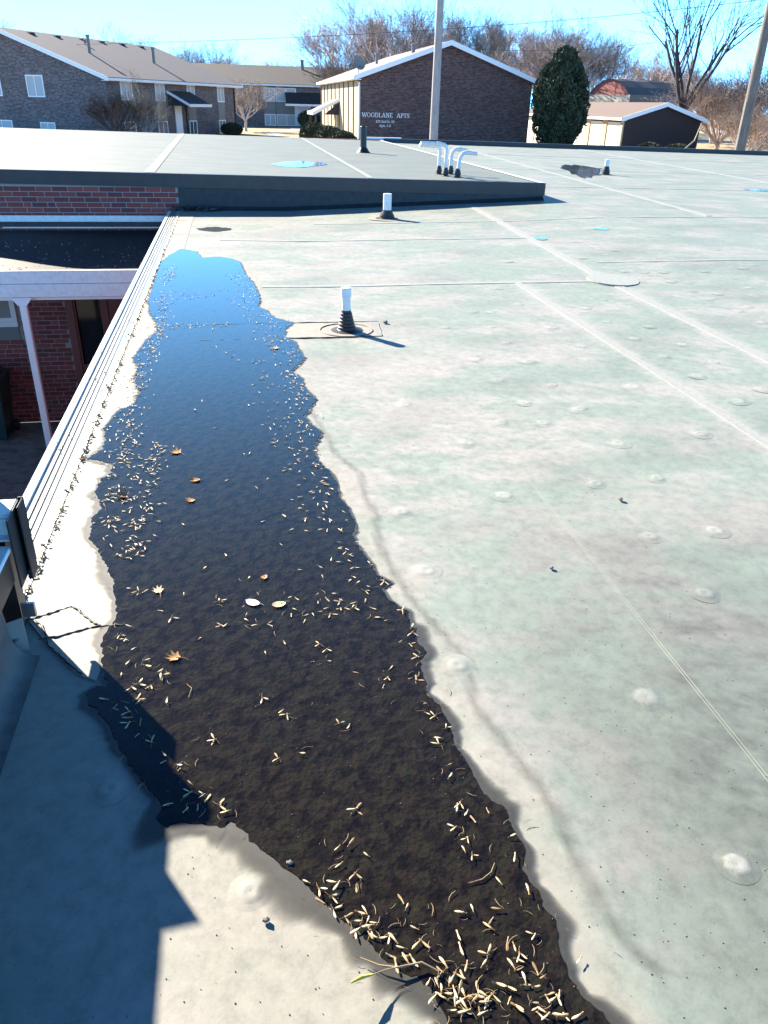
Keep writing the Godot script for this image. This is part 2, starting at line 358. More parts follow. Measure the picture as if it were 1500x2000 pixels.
	mat("path", lin(0.50, 0.47, 0.42), 0.9, {"tex": bt, "scale": 0.5})
	mat("far_brick", Color(1, 1, 1), 0.9, {"tex": brick_image(41, [lin(0.105, 0.042, 0.036), lin(0.075, 0.035, 0.034), lin(0.135, 0.055, 0.045), lin(0.06, 0.036, 0.038)], lin(0.15, 0.11, 0.095), 8, 4, 32, 32), "tri": false, "scale": Vector3(1.0 / 7.0, 1.0 / 2.6, 1)})
	mat("left_brick", Color(1, 1, 1), 0.9, {"tex": brick_image(43, [lin(0.115, 0.085, 0.085), lin(0.085, 0.068, 0.073), lin(0.135, 0.095, 0.088), lin(0.075, 0.065, 0.075)], lin(0.22, 0.20, 0.20), 8, 4, 32, 32), "tri": false, "scale": Vector3(1.0 / 7.0, 1.0 / 2.6, 1)})
	var sh := noise_tex(35, 0.05, 4, [Color(0.72, 0.70, 0.70), Color(1, 1, 1)], 512)
	mat("shingle_grey", lin(0.105, 0.108, 0.135), 0.85, {"tex": sh, "scale": Vector3(0.4, 1.6, 0.4)})
	mat("shingle_dark", lin(0.058, 0.058, 0.068), 0.85, {"tex": sh, "scale": Vector3(0.4, 1.6, 0.4)})
	mat("shingle_pink", lin(0.30, 0.235, 0.215), 0.85, {"tex": sh, "scale": Vector3(0.4, 1.6, 0.4)})
	mat("shingle_brown", lin(0.20, 0.150, 0.135), 0.85, {"tex": sh, "scale": Vector3(0.4, 1.6, 0.4)})
	mat("shingle_black", lin(0.03, 0.03, 0.033), 0.8)
	mat("cream_panel", lin(0.55, 0.46, 0.30), 0.8, {"tex": sh, "scale": 0.3})
	mat("cream_white", lin(0.66, 0.62, 0.52), 0.7)
	mat("brown_siding", lin(0.035, 0.022, 0.022), 0.75, {"tex": sh, "scale": Vector3(2.0, 0.3, 2.0)})
	mat("far_pane", lin(0.10, 0.12, 0.14), 0.12)
	mat("curtain_pane", lin(0.38, 0.40, 0.40), 0.3)
	mat("barn_red", lin(0.40, 0.12, 0.10), 0.8, {"tex": sh, "scale": 0.5})
	mat("barn_wall", lin(0.50, 0.46, 0.38), 0.8, {"tex": sh, "scale": 0.5})
	mat("barn_roof", lin(0.13, 0.125, 0.12), 0.8, {"tex": sh, "scale": 0.5})
	mat("barn_side", lin(0.20, 0.20, 0.195), 0.8, {"tex": sh, "scale": 0.5})
	mat("pole_pale", lin(0.40, 0.40, 0.39), 0.7, {"tex": noise_tex(37, 0.03, 5, [Color(0.72, 0.71, 0.70), Color(1, 1, 1)], 256), "scale": Vector3(1.5, 0.15, 1.5)})
	mat("pole_wood", lin(0.27, 0.25, 0.225), 0.85, {"tex": noise_tex(37, 0.03, 5, [Color(0.55, 0.53, 0.50), Color(1, 1, 1)], 256), "scale": Vector3(2.5, 0.12, 2.5)})
	mat("wire", lin(0.03, 0.03, 0.032), 0.6)
	mat("bark_pale", lin(0.66, 0.54, 0.50), 0.9)
	mat("bark_grey", lin(0.50, 0.44, 0.42), 0.9)
	mat("bark_tan", lin(0.50, 0.37, 0.29), 0.9)
	mat("bark_dark", lin(0.060, 0.048, 0.046), 0.9)
	mat("bark_white", lin(0.34, 0.32, 0.28), 0.9)
	mat("needle", Color.WHITE, 0.7, {"vcol": true})
	mat("seed", Color.WHITE, 0.6, {"vcol": true})
	M.seed.backlight_enabled = true
	M.seed.backlight = Color(0.25, 0.22, 0.15)
	mat("leaf", Color.WHITE, 0.7, {"vcol": true})
	M.leaf.backlight_enabled = true
	M.leaf.backlight = Color(0.2, 0.14, 0.08)
	mat("stone", lin(0.16, 0.15, 0.14), 0.9)
	mat("twig", lin(0.30, 0.22, 0.12), 0.8)
	mat("yellow", lin(0.55, 0.38, 0.06), 0.7)
	mat("debris", lin(0.26, 0.20, 0.12), 0.9)

# ---------------------------------------------------------------- the setting
func ground() -> void:
	var g := setting("ground")
	var mb := MB.new()
	var y := -1.0
	# one sheet round the school, out to the horizon; the sunken courtyard lies inside it
	var xs := [-900.0, -22.0, 26.0, 900.0]
	var zs := [-1500.0, -31.2, 12.0, 400.0]
	for a in 3:
		for b in 3:
			if a == 1 and b == 1: continue
			mb.quad(Vector3(xs[a], y, zs[b + 1]), Vector3(xs[a + 1], y, zs[b + 1]), Vector3(xs[a + 1], y, zs[b]), Vector3(xs[a], y, zs[b]))
	part("lawn", mb, M.grass, g)
	var p := setting("path")
	mb = MB.new()
	mb.prism(PackedVector2Array([Vector2(3.2, -84.0), Vector2(4.6, -84.0), Vector2(5.4, -70.0), Vector2(7.0, -60.0), Vector2(5.4, -60.0), Vector2(4.0, -70.0)]), y + 0.004, y + 0.03)
	mb.prism(PackedVector2Array([Vector2(4.6, -84.2), Vector2(7.6, -98.0), Vector2(9.6, -98.0), Vector2(6.4, -84.2)]), y + 0.004, y + 0.03)
	part("pavement", mb, M.path, p)
	var d := setting("drive")
	mb = MB.new()
	mb.prism(PackedVector2Array([Vector2(20.6, -50.0), Vector2(27.6, -50.0), Vector2(27.6, -86.0), Vector2(20.6, -86.0)]), y + 0.004, y + 0.02)
	part("pavement", mb, M.path, d)

func pond_poly() -> PackedVector2Array:
	# the traced shore, broken up finely as water on dirty rubber is
	var raw := PackedVector2Array()
	for k in range(0, POND.size(), 2): raw.append(Vector2(POND[k], POND[k + 1]))
	var out := PackedVector2Array()
	var f := FastNoiseLite.new()
	f.seed = 77; f.frequency = 22.0; f.fractal_octaves = 4; f.fractal_gain = 0.7
	for k in raw.size():
		var p := raw[k]
		var q := raw[(k + 1) % raw.size()]
		var m := maxi(1, int(p.distance_to(q) / 0.009))
		var t := (q - p).normalized().orthogonal()
		for s in m:
			var a := p.lerp(q, float(s) / m)
			out.append(a + t * f.get_noise_2d(a.x, a.y) * (0.013 if a.y > -3.5 else 0.02))
	return out

func dist_to(poly: PackedVector2Array, p: Vector2, closed := true) -> float:
	var best := 1e9
	var n := poly.size() if closed else poly.size() - 1
	for k in n:
		var a := poly[k]
		var b := poly[(k + 1) % poly.size()]
		var ab := b - a
		var t := clampf((p - a).dot(ab) / maxf(ab.length_squared(), 1e-9), 0.0, 1.0)
		best = minf(best, p.distance_squared_to(a + ab * t))
	return sqrt(best)

func roof_colour(x: float, z: float, shore: float, tide: float) -> Color:
	# weathered rubber: green-grey with rosy chalk blooms, paler silt where water has stood and dried
	var n1 := nz.get_noise_2d(x * 0.8, z * 1.5)
	var n2 := nz.get_noise_2d(x * 3.0 + 70.0, z * 5.0)
	var n3 := nz.get_noise_2d(x * 14.0 - 30.0, z * 17.0)
	var n4 := nz.get_noise_2d(x * 0.55 + 200.0, z * 0.9 - 90.0)
	var grey := Vector3(0.225, 0.270, 0.238)
	var rose := Vector3(0.310, 0.302, 0.284)
	var dark := Vector3(0.085, 0.096, 0.089)
	var col := grey.lerp(rose, smoothstep(-0.25, 0.55, n1 + n2 * 0.45 + n3 * 0.25 + 0.28 * smoothstep(2.3, 1.0, x + n1) * smoothstep(-2.0, -3.2, z)) * 0.95)
	var dk := smoothstep(0.08, 0.42, n4 + n2 * 0.3 + n3 * 0.2)
	col = col.lerp(dark, dk * 0.2)
	# the bare rubber near the photographer's side has hardly chalked
	var bare := smoothstep(0.5, 1.25, x) * smoothstep(-3.2, -1.3, z + n2 * 0.5 + n1 * 0.5)
	col = col.lerp(dark, bare * clampf(0.66 + 0.3 * n2 + 0.4 * n3, 0.0, 1.0))
	col *= 1.0 + 0.10 * n2 + 0.12 * n3
	# chalk bloomed beside the long seams
	if z > -14.0 and x > 2.4 and x < 4.5:
		var e := minf(absf(x - 2.845) if z > -7.9 else 9.0, absf(x - (3.80 if z > -7.8 else 3.80 - (z + 7.8) * 0.044)))
		col = col.lerp(Vector3(0.36, 0.355, 0.335), smoothstep(0.13, 0.0, e + 0.07 * n2 + 0.06 * n3) * 0.75)
	if shore < 2.0:
		var silt := Vector3(0.300, 0.285, 0.248)
		var w := 0.16 + 0.10 * n1 + 0.07 * n2
		if x < 0.25 and z > -2.3: w += 0.5
		col = col.lerp(silt, smoothstep(w, w * 0.25, shore + 0.03 * n3) * (0.8 if x < 0.25 else lerpf(0.35, 0.8, smoothstep(-1.7, -0.9, z))))
	if tide < 0.2:
		# the old water line: a thin dirty rim with a fresher wash inside it
		col *= 1.0 - 0.38 * smoothstep(0.026, 0.004, tide + 0.008 * n3)
	return Color(col.x, col.y, col.z)

func roof_sheet(mb: MB, x0: float, x1: float, z0: float, z1: float, step: float, near: bool, poly: PackedVector2Array, tide: PackedVector2Array) -> void:
	var nx := maxi(1, int(ceil((x1 - x0) / step)))
	var nzz := maxi(1, int(ceil((z1 - z0) / step)))
	var k0 := mb.v.size()
	for b in nzz + 1:
		var z: float = lerpf(z0, z1, float(b) / nzz)
		for a in nx + 1:
			var x: float = lerpf(x0, x1, float(a) / nx)
			var ds := 9.0
			var dt := 9.0
			if near and x < 1.7 and z > -13.0:
				ds = dist_to(poly, Vector2(x, z))
				if x > 0.1: dt = dist_to(tide, Vector2(x, z), false)
			mb.col = roof_colour(x, z, ds, dt)
			var wave := 0.004 * nz.get_noise_2d(x * 2.2 + 11.0, z * 2.2) * smoothstep(1.0, 1.8, x)
			var e := 0.05
			var nrm := Vector3(roof_y(x - e, z) - roof_y(x + e, z), 2 * e, roof_y(x, z - e) - roof_y(x, z + e)).normalized()
			mb.put(Vector3(x, roof_y(x, z) + wave, z), nrm, Vector2(x, z))
	var w := nx + 1
	for b in nzz:
		for a in nx:
			var i := k0 + b * w + a
			mb.i.append_array([i, i + 1, i + w + 1, i, i + w + 1, i + w])

func ribbon(mb: MB, pts: Array, width: float, lift: float, h: float) -> void:
	# a strip of membrane lying on the roof, with a real edge
	for k in pts.size() - 1:
		var p: Vector2 = pts[k]
		var q: Vector2 = pts[k + 1]
		var m := maxi(1, int(p.distance_to(q) / 0.4))
		var t := (q - p).normalized().orthogonal() * width * 0.5
		for s in m:
			var a := p.lerp(q, float(s) / m)
			var b := p.lerp(q, float(s + 1) / m)
			var ja := nz.get_noise_2d(a.x * 20.0, a.y * 20.0) * width * 0.12
			var jb := nz.get_noise_2d(b.x * 20.0, b.y * 20.0) * width * 0.12
			var tn := t.normalized()
			var c4 := [a - t - tn * ja, b - t - tn * jb, b + t + tn * jb, a + t + tn * ja]
			var top := []
			var bot := []
			for c in c4:
				top.append(on_roof(c.x, c.y, lift + h))
				bot.append(on_roof(c.x, c.y, lift - 0.004))
			var flip: bool = (top[1] - top[0]).cross(top[2] - top[0]).y < 0
			if flip: mb.quad(top[0], top[3], top[2], top[1])
			else: mb.quad(top[0], top[1], top[2], top[3])
			for e in [[0, 1], [2, 3]]:
				mb.quad(bot[e[0]], bot[e[1]], top[e[1]], top[e[0]])

func lower_roof() -> void:
	nz.seed = 9; nz.frequency = 0.9; nz.fractal_octaves = 4; nz.fractal_gain = 0.55
	var roof := setting("lower_roof")
	var raw := PackedVector2Array()
	for k in range(0, POND.size(), 2): raw.append(Vector2(POND[k], POND[k + 1]))
	var tide := PackedVector2Array()
	for k in range(0, TIDE.size(), 2): tide.append(Vector2(TIDE[k], TIDE[k + 1]))
	var mb := MB.new()
	roof_sheet(mb, -0.84, 1.7, -4.6, -0.5, 0.022, true, raw, tide)
	roof_sheet(mb, -0.84, 1.7, -14.2, -4.6, 0.05, true, raw, tide)
	roof_sheet(mb, 1.7, 5.5, -14.2, -0.5, 0.06, false, raw, tide)
	roof_sheet(mb, 5.5, 26.0, -31.0, -0.5, 0.14, false, raw, tide)
	roof_sheet(mb, -0.84, 26.0, -0.5, 8.0, 0.5, false, raw, tide)
	part("membrane", mb, M.membrane, roof)
	# seam tapes, each a strip of its own
	var seams := [
		[[2.848, -7.81], [2.843, -3.53], [2.84, -0.6], 0.06], [[4.06, -13.6], [3.805, -7.81], [3.80, -4.96], [3.80, -0.6], 0.09],
		[[-0.18, -10.99], [2.0, -10.72], [3.99, -10.43], 0.05], [[0.25, -8.02], [2.0, -7.90], [3.80, -7.72], 0.07], [[4.1, -8.68], [6.16, -8.49], [14.0, -8.0], 0.06],
		[[1.2, -12.4], [4.18, -11.96], [8.57, -12.08], [18.0, -12.2], 0.06], [[5.9, -16.4], [12.0, -16.3], [25.0, -16.2], 0.07], [[6.2, -20.6], [25.0, -20.3], 0.08], [[6.2, -26.0], [25.0, -25.4], 0.09],
		[[7.6, -12.2], [8.1, -30.8], 0.12], [[12.4, -8.1], [13.2, -30.8], 0.12], [[6.9, -8.4], [6.75, -2.0], 0.1],
	]
	for s in seams:
		mb = MB.new()
		var pts := []
		for k in s.size() - 1: pts.append(Vector2(s[k][0], s[k][1]))
		ribbon(mb, pts, s[-1], 0.0015, 0.003)
		part("seam_tape", mb, M.seam, roof)
	# long factory crease with its two thin edges
	for dx in [0.0, 0.011]:
		mb = MB.new()
		ribbon(mb, [Vector2(1.364 + dx, -4.6), Vector2(1.372 + dx, -0.6)], 0.0012, 0.0012, 0.0004)
		part("crease", mb, M.crease, roof)
	# fastener plates showing through as low domes
	for k in range(0, BUMPS.size(), 2):
		var r := rng.randf_range(0.026, 0.036)
		mb = MB.new()
		var worn := rng.randf_range(0.02, 0.16)
		var shore_d := dist_to(raw, Vector2(BUMPS[k], BUMPS[k + 1])) if BUMPS[k] < 1.7 else 9.0
		var prof := [Vector2(r * 2.1, -0.0005), Vector2(r * 1.6, 0.0006), Vector2(r * 1.3, 0.0014), Vector2(r * 1.05, 0.0027), Vector2(r * 0.85, 0.0036), Vector2(r * 0.6, 0.0040), Vector2(r * 0.3, 0.0036), Vector2(0.001, 0.0030)]
		mb.lathe(prof, 22)
		# rubber polished pale where the plate holds it up to feet and weather
		for e in mb.v.size():
			var pv := mb.v[e]
			var rubbed := smoothstep(1.35, 0.8, Vector2(pv.x, pv.z).length() / r + 0.5 * nz.get_noise_2d(pv.x * 60.0 + k, pv.z * 60.0))
			var wx: float = BUMPS[k] + pv.x
			var wz: float = BUMPS[k + 1] + pv.z
			var here := roof_colour(wx, wz, shore_d + (wx - BUMPS[k]), 9.0)
			mb.c[e] = here.lerp(Color(0.345, 0.35, 0.33), rubbed * worn * 4.5)
		var o := part("fastener_plate", mb, M.membrane, roof, on_roof(BUMPS[k], BUMPS[k + 1], 0.0006))
		o.rotation = Vector3(rng.randf_range(-0.012, 0.012), 0.0, rng.randf_range(-0.012, 0.012))
	# edge strip along the gutter
	mb = MB.new()
	mb.prism(PackedVector2Array([Vector2(-0.842, -14.1), Vector2(-0.60, -14.1), Vector2(-0.62, -9.0), Vector2(-0.62, -5.75), Vector2(-0.485, -2.82), Vector2(-0.458, -2.35), Vector2(-0.545, -2.355), Vector2(-0.665, -2.495), Vector2(-0.805, -2.44), Vector2(-0.842, -2.5)]), -0.002, 0.0032)
	part("edge_strip", mb, M.strip, roof)
	for zz in [-12.9, -11.5, -9.3, -7.4]:
		mb = MB.new()
		mb.box(Vector3(-0.84, 0.003, zz - 0.003), Vector3(-0.62 - rng.randf() * 0.1, 0.0065, zz + 0.003))
		part("lap_joint", mb, M.sealant, roof)
	# repair flap by the curb corner
	mb = MB.new()
	mb.prism(PackedVector2Array([Vector2(-0.80, -2.43), Vector2(-0.665, -2.492), Vector2(-0.55, -2.36), Vector2(-0.50, -2.2), Vector2(-0.52, -2.06), Vector2(-0.588, -2.11), Vector2(-0.70, -2.27)]), 0.0, 0.005)
	part("repair_flap", mb, M.strip, roof)
	var beads := [
		[[-0.80, -2.43], [-0.745, -2.452], [-0.70, -2.478], [-0.665, -2.494], [-0.64, -2.474], [-0.60, -2.415], [-0.565, -2.375], [-0.54, -2.356], [-0.458, -2.352]],
		[[-0.775, -2.42], [-0.745, -2.39], [-0.725, -2.34], [-0.70, -2.27], [-0.66, -2.215], [-0.60, -2.135], [-0.57, -2.10]],
		[[-0.74, -2.31], [-0.68, -2.315], [-0.60, -2.345], [-0.55, -2.36]],
	]
	for bd in beads:
		mb = MB.new()
		var pp := []
		var rr := []
		for k in int(bd.size()) * 5 - 4:
			var s: int = k / 5
			var e := mini(s + 1, bd.size() - 1)
			var q := Vector2(bd[s][0], bd[s][1]).lerp(Vector2(bd[e][0], bd[e][1]), (k % 5) / 5.0)
			pp.append(Vector3(q.x + rng.randf_range(-0.003, 0.003), 0.004 + rng.randf() * 0.004, q.y + rng.randf_range(-0.003, 0.003)))
			rr.append(rng.randf_range(0.0018, 0.0052))
		mb.tube(pp, rr, 5)
		part("sealant_bead", mb, M.sealant, roof)
	# patch round the near vent pipe
	mb = MB.new()
	mb.prism(PackedVector2Array([Vector2(-0.42, -6.50), Vector2(0.39, -6.531), Vector2(1.165, -6.518), Vector2(1.12, -6.045), Vector2(0.36, -6.053), Vector2(-0.30, -6.04)]), 0.0, 0.0042)
	part("patch", mb, M.strip, roof)
	var lines := [[[-0.42, -6.50], [0.39, -6.531], [1.165, -6.518]], [[1.165, -6.518], [1.12, -6.045]], [[1.12, -6.045], [0.36, -6.053], [-0.30, -6.04]]]
	for ln in lines:
		mb = MB.new()
		var pp := []
		var rr := []
		for k in (int(ln.size()) - 1) * 12 + 1:
			var s: int = mini(k / 12, ln.size() - 2)
			var q := Vector2(ln[s][0], ln[s][1]).lerp(Vector2(ln[s + 1][0], ln[s + 1][1]), (k - s * 12) / 12.0)
			pp.append(Vector3(q.x + rng.randf_range(-0.004, 0.004), 0.004, q.y + rng.randf_range(-0.005, 0.005)))
			rr.append(rng.randf_range(0.003, 0.008))
		mb.tube(pp, rr, 5)
		part("sealant_bead", mb, M.sealant, roof)
	mb = MB.new()
	var ring := []
	var rad := []
	for k in 41:
		var a := TAU * k / 40.0
		ring.append(Vector3(0.86 + cos(a) * 0.215, 0.0055, -6.26 + sin(a) * 0.205))
		rad.append(rng.randf_range(0.003, 0.006))
	mb.tube(ring, rad, 5, false)
	part("sealant_bead", mb, M.sealant, roof)
	# oval patch where two seam tapes cross
	mb = MB.new()
	var ov := PackedVector2Array()
	for k in 24: ov.append(Vector2(3.87 + 0.26 * cos(TAU * k / 24.0), -7.74 + 0.30 * sin(TAU * k / 24.0)))
	var y0 := roof_y(3.87, -7.74)
	mb.prism(ov, y0 - 0.002, y0 + 0.011)
	part("patch", mb, M.tape, roof)
	# far upstand and its dark coping, then the walls that carry the roof
	mb = MB.new()
	var k0 := 5.62
	while k0 < 25.9:
		var k1 := minf(k0 + 3.4, 26.0)
		var ya := roof_y(k0, -31.0)
		var yb := roof_y(k1, -31.0)
		var m2 := MB.new()
		m2.quad(Vector3(k0, ya - 0.05, -30.95), Vector3(k1 - 0.01, yb - 0.05, -30.95), Vector3(k1 - 0.01, yb + 0.15, -30.95), Vector3(k0, ya + 0.15, -30.95))
		m2.quad(Vector3(k0, ya + 0.15, -30.95), Vector3(k1 - 0.01, yb + 0.15, -30.95), Vector3(k1 - 0.01, yb + 0.15, -31.2), Vector3(k0, ya + 0.15, -31.2))
		m2.quad(Vector3(k1 - 0.01, yb - 0.3, -31.2), Vector3(k0, ya - 0.3, -31.2), Vector3(k0, ya + 0.15, -31.2), Vector3(k1 - 0.01, yb + 0.15, -31.2))
		part("coping", m2, M.black_metal, roof)
		k0 = k1
	mb.box(Vector3(5.6, -1.0, -31.1), Vector3(26.0, 0.18, -30.97))
	mb.box(Vector3(25.9, -1.0, -30.9), Vector3(26.05, 0.0, 8.0))
	mb.box(Vector3(-0.83, -3.6, -14.1), Vector3(-0.7, -0.02, 8.0))
	part("wall", mb, M.brick0, roof)

func water_sheet(poly: PackedVector2Array, y: float, parent: Node) -> void:
	var mb := MB.new()
	mb.prism(poly, y, y)
	part("surface", mb, M.water, parent)

func pond() -> void:
	var poly := pond_poly()
	var roof: Node = get_node("lower_roof")
	# damp rubber beyond the shore, then the drowned bed, then the water
	var cw := 1.0 if Geometry2D.is_polygon_clockwise(poly) else -1.0
	var f := FastNoiseLite.new()
	f.seed = 5; f.frequency = 2.2; f.fractal_octaves = 5; f.fractal_gain = 0.6
	var n := poly.size()
	# rubber wetted by the water's edge, drying outwards unevenly
	var mb := MB.new()
	var rows := [[-0.004, 1.0], [0.25, 0.92], [0.6, 0.62], [1.0, 0.0]]
	var ring := 0
	for k in range(0, n, 2):
		var t := (poly[(k + 14) % n] - poly[(k - 14 + n) % n]).normalized()
		var p := poly[k]
		var near := 1.0
		if p.x < 0.5 and p.y > -1.55: near = 4.2
		elif p.y > -2.2: near = 2.4 if p.x > 0.1 else 1.6
		elif p.x < -0.35 and p.y > -4.0: near = 2.2
		var w := (0.006 + maxf(0.0, 0.010 + 0.022 * f.get_noise_2d(p.x * 2.0, p.y * 2.0))) * near
		for r in rows:
			var q: Vector2 = p - Vector2(t.y, -t.x) * cw * w * (float(r[0]) + 0.12 * f.get_noise_2d(p.x * 9.0 + float(r[0]) * 7.0, p.y * 9.0))
			mb.col = Color(0.045, 0.045, 0.043, r[1])
			mb.put(Vector3(q.x, 0.0054, q.y), Vector3.UP, q)
		ring += 1
	for k in ring:
		for r in 3:
			var a := k * 4 + r
			var b := ((k + 1) % ring) * 4 + r
			mb.i.append_array([a, a + 1, b + 1, a, b + 1, b])
	part("damp_margin", mb, M.damp_edge, roof)
	mb = MB.new()
	mb.prism(poly, 0.0062, 0.0062)
	part("wet_bed", mb, M.bed, roof)
	var w2 := setting("water")
	water_sheet(poly, 0.0086, w2)
	# small puddles left elsewhere on the roof
	puddle([[8.62, -21.28], [9.1, -22.3], [9.69, -22.55], [9.9, -21.6], [9.63, -20.78], [8.9, -19.4], [8.25, -18.6], [8.03, -18.31], [8.3, -19.6]], "lower", 0.004)
	for s in [[-0.26, -11.97, 0.24, 0.2], [4.03, -10.33, 0.09, 0.10], [5.16, -10.92, 0.10, 0.11], [11.27, -16.35, 0.35, 0.2]]:
		var a := []
		for k in 16:
			var r := 1.0 + 0.08 * sin(k * 2.3 + s[0])
			a.append([s[0] + s[2] * r * cos(TAU * k / 16.0), s[1] + s[3] * r * sin(TAU * k / 16.0)])
		puddle(a, "lower", 0.004)
	puddle([[0.81, -17.08], [1.2, -18.0], [1.49, -18.26], [1.9, -18.0], [2.01, -17.55], [1.7, -16.8], [1.34, -16.47], [1.0, -16.6]], "upper", 0.004)

func puddle(pts: Array, where: String, lift: float) -> void:
	var raw := PackedVector2Array()
	for p in pts: raw.append(Vector2(p[0], p[1]))
	var c := Vector2.ZERO
	for p in raw: c += p / raw.size()
	var out := PackedVector2Array()
	for k in raw.size():
		for s in 4:
			var q := raw[k].lerp(raw[(k + 1) % raw.size()], s / 4.0)
			out.append(q + (q - c) * nz.get_noise_2d(q.x * 5.0, q.y * 5.0) * 0.3)
	var tr := Geometry2D.triangulate_polygon(out)
	for pass_ in 2:
		var mb := MB.new()
		for k in range(0, tr.size(), 3):
			var t := []
			for e in 3:
				var q := out[tr[k + e]]
				t.append(Vector3(q.x, (upper_y(q.x) if where == "upper" else roof_y(q.x, q.y)) + lift + pass_ * 0.003, q.y))
			if (t[1] - t[0]).cross(t[2] - t[0]).y > 0: mb.tri(t[0], t[1], t[2])
			else: mb.tri(t[0], t[2], t[1])
		if pass_ == 0: part("wet_bed", mb, M.damp, get_node("lower_roof"))
		else: part("puddle", mb, M.water, get_node("water"))

func roof_edge_gutter() -> void:
	var g := thing("roof_gutter", "long white gutter with ribbed perforated leaf guard along the ponded roof edge", "gutter", Vector3(-0.84, 0, -14.05))
	var L := 11.62
	# sections of guard about a metre and a half long, butted end to end
	var prof := [Vector2(0.0, 0.006), Vector2(-0.012, 0.010), Vector2(-0.062, 0.000), Vector2(-0.066, 0.006), Vector2(-0.072, 0.007), Vector2(-0.078, 0.000), Vector2(-0.092, -0.002), Vector2(-0.096, 0.005), Vector2(-0.102, 0.006), Vector2(-0.108, -0.003), Vector2(-0.122, -0.005), Vector2(-0.126, 0.003), Vector2(-0.132, 0.004), Vector2(-0.138, -0.006), Vector2(-0.158, -0.008)]
	var z := 0.0
	while z < L - 0.01:
		var z1 := minf(z + 1.52, L)
		var mb := MB.new()
		var dy := rng.randf_range(-0.0012, 0.0012)
		var len := 0.0
		for k in prof.size() - 1:
			var p: Vector2 = prof[k]
			var q: Vector2 = prof[k + 1]
			var m := Vector3(-(q.y - p.y), (q.x - p.x) * -1.0, 0).normalized()
			if m.y < 0: m = -m
			var l2 := len + p.distance_to(q)
			var i0 := mb.v.size()
			mb.put(Vector3(p.x, p.y + dy, z), m, Vector2(len, z)); mb.put(Vector3(q.x, q.y + dy, z), m, Vector2(l2, z))
			mb.put(Vector3(q.x, q.y + dy, z1 - 0.002), m, Vector2(l2, z1)); mb.put(Vector3(p.x, p.y + dy, z1 - 0.002), m, Vector2(len, z1))
			mb.i.append_array([i0, i0 + 3, i0 + 2, i0, i0 + 2, i0 + 1])
			len = l2
		part("leaf_guard", mb, M.guard, g)
		z = z1
	var lip := MB.new()
	lip.box(Vector3(-0.198, -0.012, 0), Vector3(-0.155, 0.004, L), 0.003)
	part("front_lip", lip, M.white_metal, g)
	var tr := MB.new()
	tr.box(Vector3(-0.195, -0.13, 0), Vector3(-0.188, -0.012, L))
	tr.box(Vector3(-0.188, -0.135, 0), Vector3(0.0, -0.128, L))
	part("trough", tr, M.white_metal, g)

